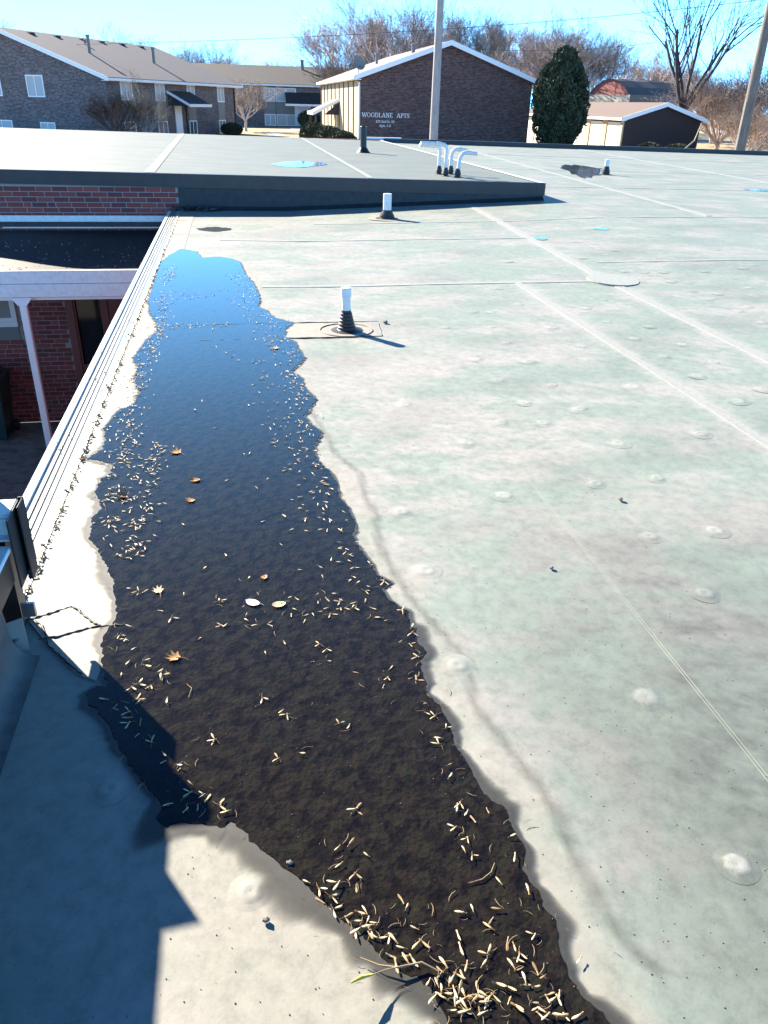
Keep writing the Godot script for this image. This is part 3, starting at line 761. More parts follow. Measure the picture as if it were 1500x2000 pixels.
func upper_roof() -> void:
	var up := setting("upper_roof")
	# its weathered membrane, falling slightly to the right
	var mb := MB.new()
	var xs := 90
	var zs := 75
	for b in zs + 1:
		for a in xs + 1:
			var x := lerpf(-16.0, 5.5, float(a) / xs)
			var z := lerpf(-31.0, -14.2, float(b) / zs)
			var cc := roof_colour(x + 40.0, z, 9.0, 9.0)
			mb.col = cc.lerp(Color(0.30, 0.33, 0.29), 0.3) * 0.66
			mb.put(Vector3(x, upper_y(x) + 0.004 * nz.get_noise_2d(x * 2.0, z * 2.0), z), Vector3(0.0135, 1, 0).normalized(), Vector2(x, z))
	for b in zs:
		for a in xs:
			var i := b * (xs + 1) + a
			mb.i.append_array([i, i + 1, i + xs + 2, i, i + xs + 2, i + xs + 1])
	part("membrane", mb, M.membrane, up)
	for s in [[[-1.30, -14.4], [-1.54, -30.9], 0.16], [[-7.5, -14.4], [-8.2, -30.9], 0.16], [[2.4, -14.4], [2.6, -30.9], 0.10]]:
		mb = MB.new()
		for k in 20:
			var a := Vector2(s[0][0], s[0][1]).lerp(Vector2(s[1][0], s[1][1]), k / 20.0)
			var b := Vector2(s[0][0], s[0][1]).lerp(Vector2(s[1][0], s[1][1]), (k + 1) / 20.0)
			var h: float = s[2] * 0.5
			mb.quad(Vector3(a.x - h, upper_y(a.x - h) + 0.008, a.y), Vector3(a.x + h, upper_y(a.x + h) + 0.008, a.y), Vector3(b.x + h, upper_y(b.x + h) + 0.008, b.y), Vector3(b.x - h, upper_y(b.x - h) + 0.008, b.y))
		part("seam_tape", mb, M.tape, up)
	# brown fascia in lengths with fine joints, following the fall of the roof
	var x0 := -16.0
	while x0 < 5.5:
		var x1 := minf(x0 + 3.05, 5.5)
		mb = MB.new()
		var h0 := upper_y(x0) + 0.012
		var h1 := upper_y(x1) + 0.012
		var e := x1 - 0.004
		mb.quad(Vector3(x0, h0 - 0.21, -14.17), Vector3(e, h1 - 0.21, -14.17), Vector3(e, h1, -14.17), Vector3(x0, h0, -14.17))
		mb.quad(Vector3(x0, h0, -14.17), Vector3(e, h1, -14.17), Vector3(e, h1, -14.27), Vector3(x0, h0, -14.27))
		mb.quad(Vector3(e, h1 - 0.21, -14.24), Vector3(x0, h0 - 0.21, -14.24), Vector3(x0, h0 - 0.21, -14.17), Vector3(e, h1 - 0.21, -14.17))
		part("fascia", mb, M.brown_metal, up)
		x0 = x1
	mb = MB.new()
	mb.quad(Vector3(5.52, 0.26, -14.17), Vector3(5.52, 0.40, -30.9), Vector3(5.52, upper_y(5.5) + 0.012, -30.9), Vector3(5.52, upper_y(5.5) + 0.012, -14.17))
	mb.quad(Vector3(5.42, upper_y(5.5) + 0.012, -14.17), Vector3(5.52, upper_y(5.5) + 0.012, -14.17), Vector3(5.52, upper_y(5.5) + 0.012, -30.9), Vector3(5.42, upper_y(5.5) + 0.012, -30.9))
	part("fascia", mb, M.white_metal, up)
	# membrane-clad face below the fascia over the lower roof
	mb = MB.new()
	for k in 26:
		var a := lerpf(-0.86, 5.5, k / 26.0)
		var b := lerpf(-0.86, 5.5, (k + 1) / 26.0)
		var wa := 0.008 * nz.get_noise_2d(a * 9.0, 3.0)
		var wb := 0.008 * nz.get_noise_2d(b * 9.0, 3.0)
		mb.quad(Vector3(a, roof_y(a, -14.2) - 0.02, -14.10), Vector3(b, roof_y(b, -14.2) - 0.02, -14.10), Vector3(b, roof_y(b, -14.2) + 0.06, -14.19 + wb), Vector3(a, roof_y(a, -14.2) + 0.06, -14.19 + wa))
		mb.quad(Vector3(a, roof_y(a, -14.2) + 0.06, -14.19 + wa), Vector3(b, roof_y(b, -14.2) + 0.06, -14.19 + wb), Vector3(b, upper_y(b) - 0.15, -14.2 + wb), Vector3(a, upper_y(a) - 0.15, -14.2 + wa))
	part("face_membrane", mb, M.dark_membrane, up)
	mb = MB.new()
	mb.box(Vector3(5.38, -0.3, -30.9), Vector3(5.5, 0.40, -14.25))
	mb.box(Vector3(-16.0, -3.64, -31.0), Vector3(5.5, 0.50, -30.88))
	part("wall", mb, M.brick0, up)
	# tar smeared in the corner where roof, wall and gutter meet
	mb = MB.new()
	for k in 26:
		var p := Vector3(-0.95 + rng.randf() * 0.75, rng.randf() * 0.05, -14.08 + rng.randf_range(-0.06, 0.10))
		mb.lathe([Vector2(0.02 + rng.randf() * 0.05, 0.0), Vector2(0.03 + rng.randf() * 0.03, 0.02), Vector2(0.001, 0.035 + rng.randf() * 0.03)], 7, p)
	part("sealant_smear", mb, M.sealant, up)
	# white end piece at the far corner
	mb = MB.new()
	mb.box(Vector3(4.95, 0.40, -31.25), Vector3(6.3, 0.565, -31.02), 0.01)
	part("end_flashing", mb, M.white_metal, up)

# ---------------------------------------------------------------- the sunken courtyard on the left
func courtyard() -> void:
	var fl := setting("courtyard")
	var mb := MB.new()
	var zc := [8.0, 2.0, -2.6, -6.3, -8.9, -11.5, -14.2]
	for k in 6:
		for a in 4:
			mb = MB.new()
			mb.box(Vector3(-21.9 + a * 5.27, -3.8, zc[k + 1] + 0.008), Vector3(-21.9 + (a + 1) * 5.27 - 0.016, -3.64 + rng.randf_range(-0.004, 0.004), zc[k] - 0.008), 0.006)
			part("slab", mb, M.concrete, fl)
	mb = MB.new()
	mb.box(Vector3(-22.0, -3.8, -31.0), Vector3(-21.9, -1.0, 12.0))
	mb.box(Vector3(-21.9, -4.0, -14.3), Vector3(-0.85, -3.85, 8.0))
	part("retaining_wall", mb, M.concrete, fl)

	var w := thing("brick_wall", "shaded red brick wall under the brown fascia behind the flat canopy", "wall", Vector3(0, 0, -14.2))
	mb = MB.new()
	mb.box(Vector3(-16.0, -3.64, -0.25), Vector3(-2.93, 0.40, -0.008))
	mb.box(Vector3(-2.93, -0.88, -0.25), Vector3(-0.85, 0.40, -0.008))
	part("mortar", mb, M.mortar, w)
	var bl := 0.231
	var bh := 0.068
	var shapes := []
	for k in 3:
		var s := MB.new()
		s.box(Vector3(0, 0, -0.05), Vector3(bl - k * 0.001, bh, 0.0 + (k - 1) * 0.0015), 0.004)
		shapes.append(s.mesh())
	var half := MB.new()
	half.box(Vector3(0, 0, -0.05), Vector3(bl * 0.48, bh, 0), 0.004)
	var half_mesh := half.mesh()
	var hidden := MB.new()
	var y := -3.632
	var row := 0
	var count := 0
	while y < 0.345:
		var off := 0.1215 if row % 2 else 0.0
		if row % 7 == 3: off += 0.06
		var x := -6.6 + off
		while x < -0.9:
			var seen := (y > -0.10 and x > -4.35) or (y < -1.30 and x > -4.75 and x < -2.9)
			var x_end := x + bl
			var in_window := x_end > -4.72 and x < -3.74 and y > -2.13 and y < -0.8
			var in_door := y < -0.88 and x_end > -2.935
			if not in_window and not (in_door and x > -3.05):
				if seen and not in_door and count < 300:
					var o := MeshInstance3D.new()
					o.name = "brick"
					o.mesh = half_mesh if row % 6 == 4 and rng.randf() < 0.5 else shapes[rng.randi() % 3]
					o.material_override = M["brick%d" % (rng.randi() % 5)]
					w.add_child(o, true)
					o.position = Vector3(x, y, rng.randf_range(-0.0015, 0.0015))
					if o.mesh == half_mesh: x -= bl * 0.5
					count += 1
				else:
					hidden.box(Vector3(x, y, -0.05), Vector3(minf(x_end, -2.94) if in_door else minf(x_end, -0.862), y + bh, 0.0))
			x += bl + 0.012
		y += 0.0798
		row += 1
	var hb := part("brick_courses", hidden, M.brick1, w)
	hb.set_meta("kind", "stuff")
	# white window with a grey panel below it
	var win := MB.new()
	win.box(Vector3(-4.78, -1.89, -0.05), Vector3(-3.735, -1.80, 0.035), 0.006)
	win.box(Vector3(-3.82, -1.80, -0.05), Vector3(-3.735, -0.85, 0.035), 0.006)
	win.box(Vector3(-4.78, -1.80, -0.05), Vector3(-4.70, -0.85, 0.035), 0.006)
	win.box(Vector3(-4.70, -1.80, -0.05), Vector3(-3.82, -1.74, 0.012), 0.004)
	win.box(Vector3(-4.10, -1.74, -0.05), Vector3(-4.04, -0.85, 0.012), 0.004)
	var wo := part("window", win, M.white_paint, w)
	for xa in [[-4.70, -4.10], [-4.04, -3.82]]:
		var pn := MB.new()
		pn.box(Vector3(xa[0], -1.74, -0.04), Vector3(xa[1], -0.85, -0.02))
		part("pane", pn, M.glass, wo)
	var pl := MB.new()
	pl.box(Vector3(-4.78, -2.125, -0.03), Vector3(-3.74, -1.893, 0.01), 0.004)
	part("panel", pl, M.grey_panel, w)
	# red door set: jamb, glazed leaf, solid panel
	var dr := MB.new()
	dr.box(Vector3(-2.93, -3.64, -0.16), Vector3(-2.80, -0.86, 0.012), 0.005)
	dr.box(Vector3(-2.80, -3.64, -0.13), Vector3(-2.77, -0.9, -0.01), 0.003)
	dr.box(Vector3(-2.36, -3.64, -0.13), Vector3(-2.235, -0.86, -0.012), 0.005)
	dr.box(Vector3(-2.77, -2.72, -0.13), Vector3(-2.36, -2.60, -0.02), 0.004)
	dr.box(Vector3(-2.77, -3.64, -0.13), Vector3(-2.36, -3.45, -0.02), 0.004)
	var dn := part("door", dr, M.red_paint, w)
	for ya in [[-3.45, -2.72], [-2.60, -0.9]]:
		var pn := MB.new()
		pn.box(Vector3(-2.77, ya[0], -0.10), Vector3(-2.36, ya[1], -0.085))
		part("pane", pn, M.glass, dn)
	var sp := MB.new()
	sp.box(Vector3(-2.235, -3.64, -0.12), Vector3(-0.86, -0.86, -0.035), 0.004)
	part("door_panel", sp, M.red_paint, w)

	# flat entrance canopy with a white post
	var c := thing("entrance_canopy", "flat entrance canopy with white fascia and dark wet roof against the brick wall", "canopy", Vector3(-1.06, -0.45, -11.4))
	mb = MB.new()
	var nx := 40
	var nzc := 24
	for b in nzc + 1:
		for a in nx + 1:
			var x := lerpf(-6.5, 0.0, float(a) / nx)
			var t := float(b) / nzc
			var yy := lerpf(0.13, -0.02, smoothstep(0.0, 1.0, t)) - 0.05 * (0.03 + 0.16 * smoothstep(-2.7, -1.0, x)) / 0.05 * pow(sin(t * PI), 0.7) + 0.004 * nz.get_noise_2d(x * 4.0, t * 12.0)
			mb.put(Vector3(x, yy, lerpf(-2.79, -0.03, t)), Vector3.UP, Vector2(x, t * 3.0))
	for b in nzc:
		for a in nx:
			var i := b * (nx + 1) + a
			mb.i.append_array([i, i + 1, i + nx + 2, i, i + nx + 2, i + nx + 1])
	part("roof_deck", mb, M.dark_membrane, c)
	var fa := MB.new()
	fa.box(Vector3(-6.5, -0.17, -0.06), Vector3(0.0, 0.0, 0.0), 0.006)
	part("fascia", fa, M.white_metal, c)
	fa = MB.new()
	fa.box(Vector3(-6.5, -0.35, -0.06), Vector3(0.0, -0.173, 0.014), 0.006)
	part("fascia", fa, M.white_metal, c)
	fa = MB.new()
	fa.box(Vector3(-6.5, -0.40, -2.79), Vector3(0.0, -0.33, -0.062))
	part("soffit", fa, M.white_paint, c)
	fa = MB.new()
	fa.box(Vector3(-6.5, 0.27, -2.795), Vector3(0.18, 0.365, -2.745), 0.004)
	part("flashing", fa, M.white_metal, c)
	fa = MB.new()
	fa.box(Vector3(-6.5, 0.19, -2.795), Vector3(0.18, 0.268, -2.77))
	part("counter_flashing", fa, M.brown_metal, c)
	fa = MB.new()
	fa.box(Vector3(-2.62, 0.168, -2.795), Vector3(0.16, 0.188, -2.755), 0.003)
	part("drip_rail", fa, M.white_metal, c)
	# puddle and grit standing on the canopy roof
	var gm := MB.new()
	for k in 520:
		var x := rng.randf_range(-4.2, -0.1)
		var near := rng.randf()
		var t := 1.0 - near * near * 0.8 - rng.randf() * 0.03
		var s := rng.randf_range(0.004, 0.012)
		var yy := lerpf(0.13, -0.02, smoothstep(0.0, 1.0, t)) - 0.05 * (0.03 + 0.16 * smoothstep(-2.7, -1.0, x)) / 0.05 * pow(sin(t * PI), 0.7)
		gm.obox(Transform3D(Basis.from_euler(Vector3(rng.randf() * TAU, rng.randf() * TAU, 0)), Vector3(x, yy + s * 0.3, lerpf(-2.79, -0.03, t))), Vector3(s * 1.6, s * 0.7, s))
	var gr := part("grit", gm, M.path, c)
	gr.set_meta("kind", "stuff")
	var po := MB.new()
	po.box(Vector3(-1.885, -3.19, -0.09), Vector3(-1.79, -0.44, 0.005), 0.01)
	part("post", po, M.white_paint, c)
	po = MB.new()
	var q0 := [-1.975, -1.70]
	var q1 := [-1.89, -1.785]
	po.quad(Vector3(q1[0], -0.46, 0.016), Vector3(q1[1], -0.46, 0.016), Vector3(q0[1], -0.353, 0.016), Vector3(q0[0], -0.353, 0.016))
	po.quad(Vector3(q1[1], -0.46, -0.1), Vector3(q1[0], -0.46, -0.1), Vector3(q0[0], -0.353, -0.1), Vector3(q0[1], -0.353, -0.1))
	po.quad(Vector3(q1[0], -0.46, -0.1), Vector3(q1[0], -0.46, 0.016), Vector3(q0[0], -0.353, 0.016), Vector3(q0[0], -0.353, -0.1))
	po.quad(Vector3(q1[1], -0.46, 0.016), Vector3(q1[1], -0.46, -0.1), Vector3(q0[1], -0.353, -0.1), Vector3(q0[1], -0.353, 0.016))
	po.quad(Vector3(q1[0], -0.46, 0.016), Vector3(q1[0], -0.46, -0.1), Vector3(q1[1], -0.46, -0.1), Vector3(q1[1], -0.46, 0.016))
	part("capital", po, M.white_paint, c)

	var b := thing("waste_bin", "dark green wheeled bin against the brick wall in the courtyard", "bin", Vector3(-4.32, -3.64, -13.55))
	mb = MB.new()
	var hb2 := [[0.24, 0.24, 0.06], [0.36, 0.33, 1.08]]
	var lo: Array = []
	var hi: Array = []
	for s in [[-1, 1], [1, 1], [1, -1], [-1, -1]]:
		lo.append(Vector3(s[0] * 0.28, 0.05, s[1] * 0.26))
		hi.append(Vector3(s[0] * 0.36, 1.06, s[1] * 0.36))
	for k in 4: mb.quad(lo[k], lo[(k + 1) % 4], hi[(k + 1) % 4], hi[k])
	mb.quad(lo[3], lo[2], lo[1], lo[0])
	part("body", mb, M.bin_plastic, b)
	mb = MB.new()
	mb.box(Vector3(-0.39, 1.062, -0.38), Vector3(0.39, 1.12, 0.40), 0.025)
	mb.box(Vector3(-0.30, 1.118, -0.30), Vector3(0.30, 1.22, 0.28), 0.06)
	part("lid", mb, M.bin_plastic, b)
	for s in [-1, 1]:
		mb = MB.new()
		mb.tube([Vector3(s * 0.30, 0.1, -0.30), Vector3(s * 0.36, 0.1, -0.30)], [0.1, 0.1], 14)
		part("wheel", mb, M.rubber, b)

# ---------------------------------------------------------------- raised curb at the photographer's left
func near_curb() -> void:
	var c := thing("raised_curb", "raised roof curb wrapped in membrane toned darker for its shade, with metal edge trim beside the gutter end", "curb", Vector3(-0.803, 0, -2.28))
	# membrane turned up the low face, with slack folds and a rounded foot
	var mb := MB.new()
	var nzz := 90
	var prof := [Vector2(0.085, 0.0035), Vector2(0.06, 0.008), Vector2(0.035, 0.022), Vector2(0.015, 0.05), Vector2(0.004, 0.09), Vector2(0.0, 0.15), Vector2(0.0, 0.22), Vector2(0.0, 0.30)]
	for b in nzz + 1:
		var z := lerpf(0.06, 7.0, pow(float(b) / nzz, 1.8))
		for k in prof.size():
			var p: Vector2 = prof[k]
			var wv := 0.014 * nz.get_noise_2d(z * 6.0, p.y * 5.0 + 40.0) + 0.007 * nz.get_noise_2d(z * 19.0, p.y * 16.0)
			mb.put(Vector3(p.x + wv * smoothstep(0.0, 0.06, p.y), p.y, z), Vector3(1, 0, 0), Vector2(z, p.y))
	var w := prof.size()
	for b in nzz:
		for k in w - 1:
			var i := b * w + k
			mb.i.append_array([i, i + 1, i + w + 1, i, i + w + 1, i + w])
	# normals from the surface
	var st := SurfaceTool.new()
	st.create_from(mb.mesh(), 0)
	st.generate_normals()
	part("face_membrane", st.commit(), M.shade_toned_membrane, c)
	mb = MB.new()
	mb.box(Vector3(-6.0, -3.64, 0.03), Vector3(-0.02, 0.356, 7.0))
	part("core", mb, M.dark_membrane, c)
	mb = MB.new()
	mb.box(Vector3(-6.0, 0.357, -0.04), Vector3(0.042, 0.372, 7.0), 0.004)
	part("top_sheet", mb, M.white_metal, c)
	mb = MB.new()
	mb.box(Vector3(0.0, 0.25, -0.02), Vector3(0.036, 0.355, 7.0), 0.003)
	part("edge_trim", mb, M.brown_metal, c)
	# stepped white metal along the far edge: cap, lip, face
	for s in [[0.445, 0.466, -0.185, -0.085], [0.425, 0.444, -0.090, -0.082], [0.374, 0.440, -0.105, -0.095], [0.374, 0.382, -0.094, -0.06]]:
		mb = MB.new()
		mb.box(Vector3(-5.2, s[0], s[2]), Vector3(0.044, s[1], s[3]), 0.002)
		part("edge_flashing", mb, M.white_metal, c)
	mb = MB.new()
	mb.box(Vector3(-5.2, 0.0, -0.18), Vector3(0.0, 0.44, -0.11))
	part("back_board", mb, M.brown_metal, c)
	# dark end cap, a folded plate
	mb = MB.new()
	mb.box(Vector3(0.046, 0.20, -0.185), Vector3(0.066, 0.475, -0.175), 0.003)
	mb.box(Vector3(0.060, 0.20, -0.175), Vector3(0.067, 0.475, -0.10), 0.003)
	mb.box(Vector3(0.046, 0.22, -0.175), Vector3(0.052, 0.468, -0.02), 0.002)
	mb.box(Vector3(0.052, 0.20, -0.175), Vector3(0.060, 0.24, -0.10), 0.003)
	part("end_cap", mb, M.black_metal, c)
	mb = MB.new()
	mb.box(Vector3(0.010, 0.06, -0.10), Vector3(0.055, 0.115, -0.085), 0.002)
	part("bracket", mb, M.steel, c)
	mb = MB.new()
	mb.obox(Transform3D(Basis(Vector3.UP, 0.5), Vector3(0.010, 0.055, 0.035)), Vector3(0.075, 0.15, 0.006), 0.002)
	part("corner_plate", mb, M.grey_panel, c)
	var bo := MB.new()
	bo.tube([Vector3(0.016, 0.052, 0.040), Vector3(0.022, 0.052, 0.052)], [0.012, 0.011], 6)
	part("bolt", bo, M.steel, c)
	# the taller parapet set back on the curb, which throws the stepped shadow
	var t := thing("parapet", "taller parapet with metal coping set back on the raised curb", "parapet", Vector3(-1.13, 0.372, -2.745))
	mb = MB.new()
	mb.box(Vector3(-0.35, 0.0, -0.014), Vector3(-0.012, 0.443, 7.0))
	part("core", mb, M.brown_metal, t)
	mb = MB.new()
	mb.box(Vector3(-0.38, 0.444, 0.0), Vector3(0.0, 0.478, 7.0), 0.004)
	part("coping", mb, M.white_metal, t)
	mb = MB.new()
	mb.box(Vector3(-0.35, 0.0, -0.03), Vector3(0.105, 0.478, -0.015), 0.003)
	mb.box(Vector3(-0.40, 0.433, -0.032), Vector3(0.106, 0.480, 0.02), 0.003)
	part("end_cap", mb, M.black_metal, t)
	mb = MB.new()
	mb.prism(PackedVector2Array([Vector2(0.0, 0.14), Vector2(0.083, 0.285), Vector2(0.0, 0.292)]), 0.30, 0.476)
	part("bracket", mb, M.black_metal, t)

# ---------------------------------------------------------------- pipes through the roofs
func boot(t: Node3D, r: float, h: float, s := 1.0) -> void:
	var mb := MB.new()
	var prof := [Vector2(r * 3.4 * s, 0.002), Vector2(r * 2.05 * s, 0.012)]
	var n := 5
	for k in n:
		var f := float(k) / n
		var rr := lerpf(r * 1.95, r * 1.12, f) * (s if k == 0 else 1.0)
		var y := 0.012 + h * f
		prof.append(Vector2(rr, y + 0.003))
		prof.append(Vector2(rr * 0.985, y + h / n * 0.78))
		prof.append(Vector2(rr * 0.90, y + h / n * 0.98))
	prof.append(Vector2(r * 1.05, h + 0.012))
	prof.append(Vector2(r * 1.04, h + 0.03))
	mb.lathe(prof, 22)
	part("boot", mb, M.rubber, t)
	mb = MB.new()
	mb.lathe([Vector2(r * 1.05, h - 0.005), Vector2(r * 1.16, h - 0.003), Vector2(r * 1.16, h + 0.009), Vector2(r * 1.05, h + 0.011)], 22)
	part("clamp", mb, M.steel, t)

func roof_pipes() -> void:
	var mb := MB.new()
	var t := thing("vent_pipe", "short white plastic vent pipe in black rubber boot on the sealed patch beside the pond", "vent pipe", Vector3(0.862, 0.004, -6.262))
	t.rotation = Vector3(0.0, 0.3, 0.02)
	boot(t, 0.037, 0.135, 1.05)
	mb.lathe([Vector2(0.036, 0.0), Vector2(0.036, 0.30)], 22)
	part("pipe", mb, M.pvc, t)
	mb = MB.new()
	mb.lathe([Vector2(0.0365, 0.268), Vector2(0.0425, 0.27), Vector2(0.0425, 0.335), Vector2(0.039, 0.343), Vector2(0.001, 0.345)], 22)
	part("cap", mb, M.pvc, t)

	t = thing("vent_pipe", "wide white vent pipe in a black boot near the shaded upper roof face", "vent pipe", on_roof(2.387, -12.72, 0.0))
	boot(t, 0.066, 0.10, 0.95)
	mb = MB.new()
	mb.lathe([Vector2(0.066, 0.0), Vector2(0.066, 0.36), Vector2(0.064, 0.366), Vector2(0.001, 0.366)], 22)
	part("pipe", mb, M.pvc, t)
	mb = MB.new()
	mb.lathe([Vector2(0.30, 0.0015), Vector2(0.298, 0.005), Vector2(0.10, 0.006)], 24)
	part("patch", mb, M.strip, t)

	t = thing("vent_pipe", "small white vent pipe in a black cone boot beside the far puddle", "vent pipe", on_roof(9.137, -19.54, 0.0))
	boot(t, 0.055, 0.16, 0.9)
	mb = MB.new()
	mb.lathe([Vector2(0.055, 0.0), Vector2(0.055, 0.34), Vector2(0.001, 0.345)], 16)
	part("pipe", mb, M.pvc, t)

	t = thing("black_vent_pipe", "black upright vent pipe alone on the far part of the upper roof", "vent pipe", Vector3(3.536, upper_y(3.536), -22.48))
	mb = MB.new()
	mb.lathe([Vector2(0.19, 0.0), Vector2(0.15, 0.04), Vector2(0.10, 0.12), Vector2(0.095, 0.13)], 18)
	part("boot", mb, M.rubber, t)
	mb = MB.new()
	mb.lathe([Vector2(0.085, 0.0), Vector2(0.085, 0.62), Vector2(0.078, 0.63), Vector2(0.07, 0.62), Vector2(0.07, 0.3)], 18)
	part("pipe", mb, M.black_metal, t)

	# the cluster of gooseneck vents
	var kinds := [
		["white gooseneck vent with long arm pointing left, front left of the cluster", Vector3(3.956, 0, -15.28), [Vector3(0, 0.44, 0), Vector3(-0.01, 0.50, 0), Vector3(-0.05, 0.53, 0), Vector3(-0.12, 0.54, 0.0), Vector3(-0.50, 0.55, 0.02)], 0.035],
		["white gooseneck vent bending right, nearest the front edge of the upper roof", Vector3(4.149, 0, -15.12), [Vector3(0.02, 0.30, 0), Vector3(0.04, 0.36, 0), Vector3(0.075, 0.40, 0), Vector3(0.13, 0.42, 0.0), Vector3(0.34, 0.40, 0.0)], 0.035],
		["white gooseneck vent bending right, behind the nearest one in the cluster", Vector3(4.194, 0, -15.81), [Vector3(0.0, 0.34, 0), Vector3(0.02, 0.40, 0), Vector3(0.06, 0.43, 0), Vector3(0.12, 0.44, 0.0), Vector3(0.30, 0.425, 0.0)], 0.035],
		["white gooseneck vent with arm pointing left, back left of the cluster", Vector3(3.94, 0, -15.73), [Vector3(0.0, 0.40, 0), Vector3(-0.01, 0.45, 0), Vector3(-0.05, 0.48, 0), Vector3(-0.11, 0.49, 0.0), Vector3(-0.40, 0.50, 0.0)], 0.035],
	]
	for k in kinds:
		var at: Vector3 = k[1]
		t = thing("gooseneck_vent", k[0], "vent pipe", Vector3(at.x, upper_y(at.x), at.z), 0.0, "gooseneck vents on the upper roof")
		boot(t, k[3], 0.12, 0.75)
		mb = MB.new()
		var pp := [Vector3.ZERO]
		pp.append_array(k[2])
		var rr := []
		for e in pp.size(): rr.append(k[3])
		mb.tube(pp, rr, 14)
		part("pipe", mb, M.pvc, t)
		mb = MB.new()
		var e1: Vector3 = pp[-1]
		var e0: Vector3 = pp[-2]
		var d := (e1 - e0).normalized()
		mb.tube([e0, e0 + d * 0.07], [k[3] * 1.14, k[3] * 1.14], 14)
		part("collar", mb, M.pvc, t)

# ---------------------------------------------------------------- buildings beyond the roof
# local axes: the gable wall runs along x from 0 to w at z = 0, the house goes back to z = -l
func gabled(t: Node3D, w: float, l: float, eave: float, ridge: float, over: float, wall: Material, roof: Material, trim: Material) -> void:
	var mb := MB.new()
	for s in [0.0, -l]:
		var a := Vector3(0, 0, s); var b := Vector3(w, 0, s); var c := Vector3(w, eave, s); var d := Vector3(w * 0.5, ridge, s); var e := Vector3(0, eave, s)
		if s < 0: mb.quad(b, a, e, c); mb.tri(e, d, c)
		else: mb.quad(a, b, c, e); mb.tri(e, c, d)
	mb.quad(Vector3(0, 0, -l), Vector3(0, 0, 0), Vector3(0, eave, 0), Vector3(0, eave, -l))
	mb.quad(Vector3(w, 0, 0), Vector3(w, 0, -l), Vector3(w, eave, -l), Vector3(w, eave, 0))
	part("wall", mb, wall, t)
	var sl := (ridge - eave) / (w * 0.5)
	var th := 0.16
	mb = MB.new()
	for s in [-1.0, 1.0]:
		var xe := -over if s < 0 else w + over
		var ye := eave - sl * over + 0.05
		var p0 := Vector3(xe, ye, over * 0.8); var p1 := Vector3(w * 0.5, ridge + 0.05, over * 0.8)
		var q0 := Vector3(xe, ye, -l - over * 0.8); var q1 := Vector3(w * 0.5, ridge + 0.05, -l - over * 0.8)
		var up := Vector3(0, th, 0)
		if s < 0:
			mb.quad(p0 + up, p1 + up, q1 + up, q0 + up); mb.quad(p1, p0, q0, q1); mb.quad(p0, p1, p1 + up, p0 + up); mb.quad(q0, p0, p0 + up, q0 + up)
		else:
			mb.quad(p1 + up, p0 + up, q0 + up, q1 + up); mb.quad(p0, p1, q1, q0); mb.quad(p1, p0, p0 + up, p1 + up); mb.quad(p0, q0, q0 + up, p0 + up)
	var ro := part("roof", mb, roof, t)
	# white rake boards and gutters
	for s in [-1.0, 1.0]:
		mb = MB.new()
		var xe := -over if s < 0 else w + over
		var ye := eave - sl * over + 0.05
		var z0 := over * 0.8 + 0.004
		var a := Vector3(xe, ye - 0.10, z0); var b := Vector3(w * 0.5, ridge - 0.05, z0)
		var up := Vector3(0, 0.27, 0); var bk := Vector3(0, 0, 0.05)
		if s < 0: mb.quad(a + bk, b + bk, b + bk + up, a + bk + up)
		else: mb.quad(b + bk, a + bk, a + bk + up, b + bk + up)
		mb.quad(a + up, a + up + bk, b + up + bk, b + up)
		mb.quad(a, b, b + bk, a + bk)
		part("rake_board", mb, trim, ro)
		mb = MB.new()
		var gx: float = xe + s * 0.06
		mb.box(Vector3(minf(xe, gx) - 0.03, ye - 0.05, -l - over * 0.8), Vector3(maxf(xe, gx) + 0.03, ye + 0.12, z0 + 0.06), 0.02)
		part("gutter", mb, trim, ro)
		mb = MB.new()
		mb.box(Vector3(minf(xe, 0.0 if s < 0 else w), ye - 0.06, -l), Vector3(maxf(xe, 0.0 if s < 0 else w), ye - 0.03, over * 0.8))
		part("soffit", mb, trim, ro)

# face: 0 gable front (z = 0), 1 left side (x = 0), 2 right side (x = w)
func face_xf(face: int, w: float) -> Transform3D:
	if face == 0: return Transform3D.IDENTITY
	if face == 1: return Transform3D(Basis(Vector3(0, 0, -1), Vector3.UP, Vector3(-1, 0, 0)), Vector3.ZERO)
	return Transform3D(Basis(Vector3(0, 0, -1), Vector3.UP, Vector3(1, 0, 0)), Vector3(w, 0, 0))

func window(t: Node3D, x: Transform3D, u0: float, u1: float, v0: float, v1: float, pane: Material, frame: Material, split := true) -> void:
	var f := 0.07
	var mb := MB.new()
	var add := func(a: Vector3, b: Vector3) -> void:
		mb.obox(Transform3D(x.basis, x * ((a + b) * 0.5)), b - a)
	add.call(Vector3(u0, v0, -0.02), Vector3(u0 + f, v1, 0.05)); add.call(Vector3(u1 - f, v0, -0.02), Vector3(u1, v1, 0.05))
	add.call(Vector3(u0 + f, v0, -0.02), Vector3(u1 - f, v0 + f, 0.05)); add.call(Vector3(u0 + f, v1 - f, -0.02), Vector3(u1 - f, v1, 0.05))
	if split: add.call(Vector3((u0 + u1) * 0.5 - 0.03, v0 + f, -0.02), Vector3((u0 + u1) * 0.5 + 0.03, v1 - f, 0.045))
	var o := part("window", mb, frame, t)
	mb = MB.new()
	var a := Vector3(u0 + f, v0 + f, 0.0); var b := Vector3(u1 - f, v1 - f, 0.015)
	mb.obox(Transform3D(x.basis, x * ((a + b) * 0.5)), b - a)
	part("pane", mb, pane, o)

func slab(t: Node3D, x: Transform3D, called: String, a: Vector3, b: Vector3, m: Material, bev := 0.0) -> MeshInstance3D:
	var mb := MB.new()
	mb.obox(Transform3D(x.basis, x * ((a + b) * 0.5)), b - a, bev)
	return part(called, mb, m, t)

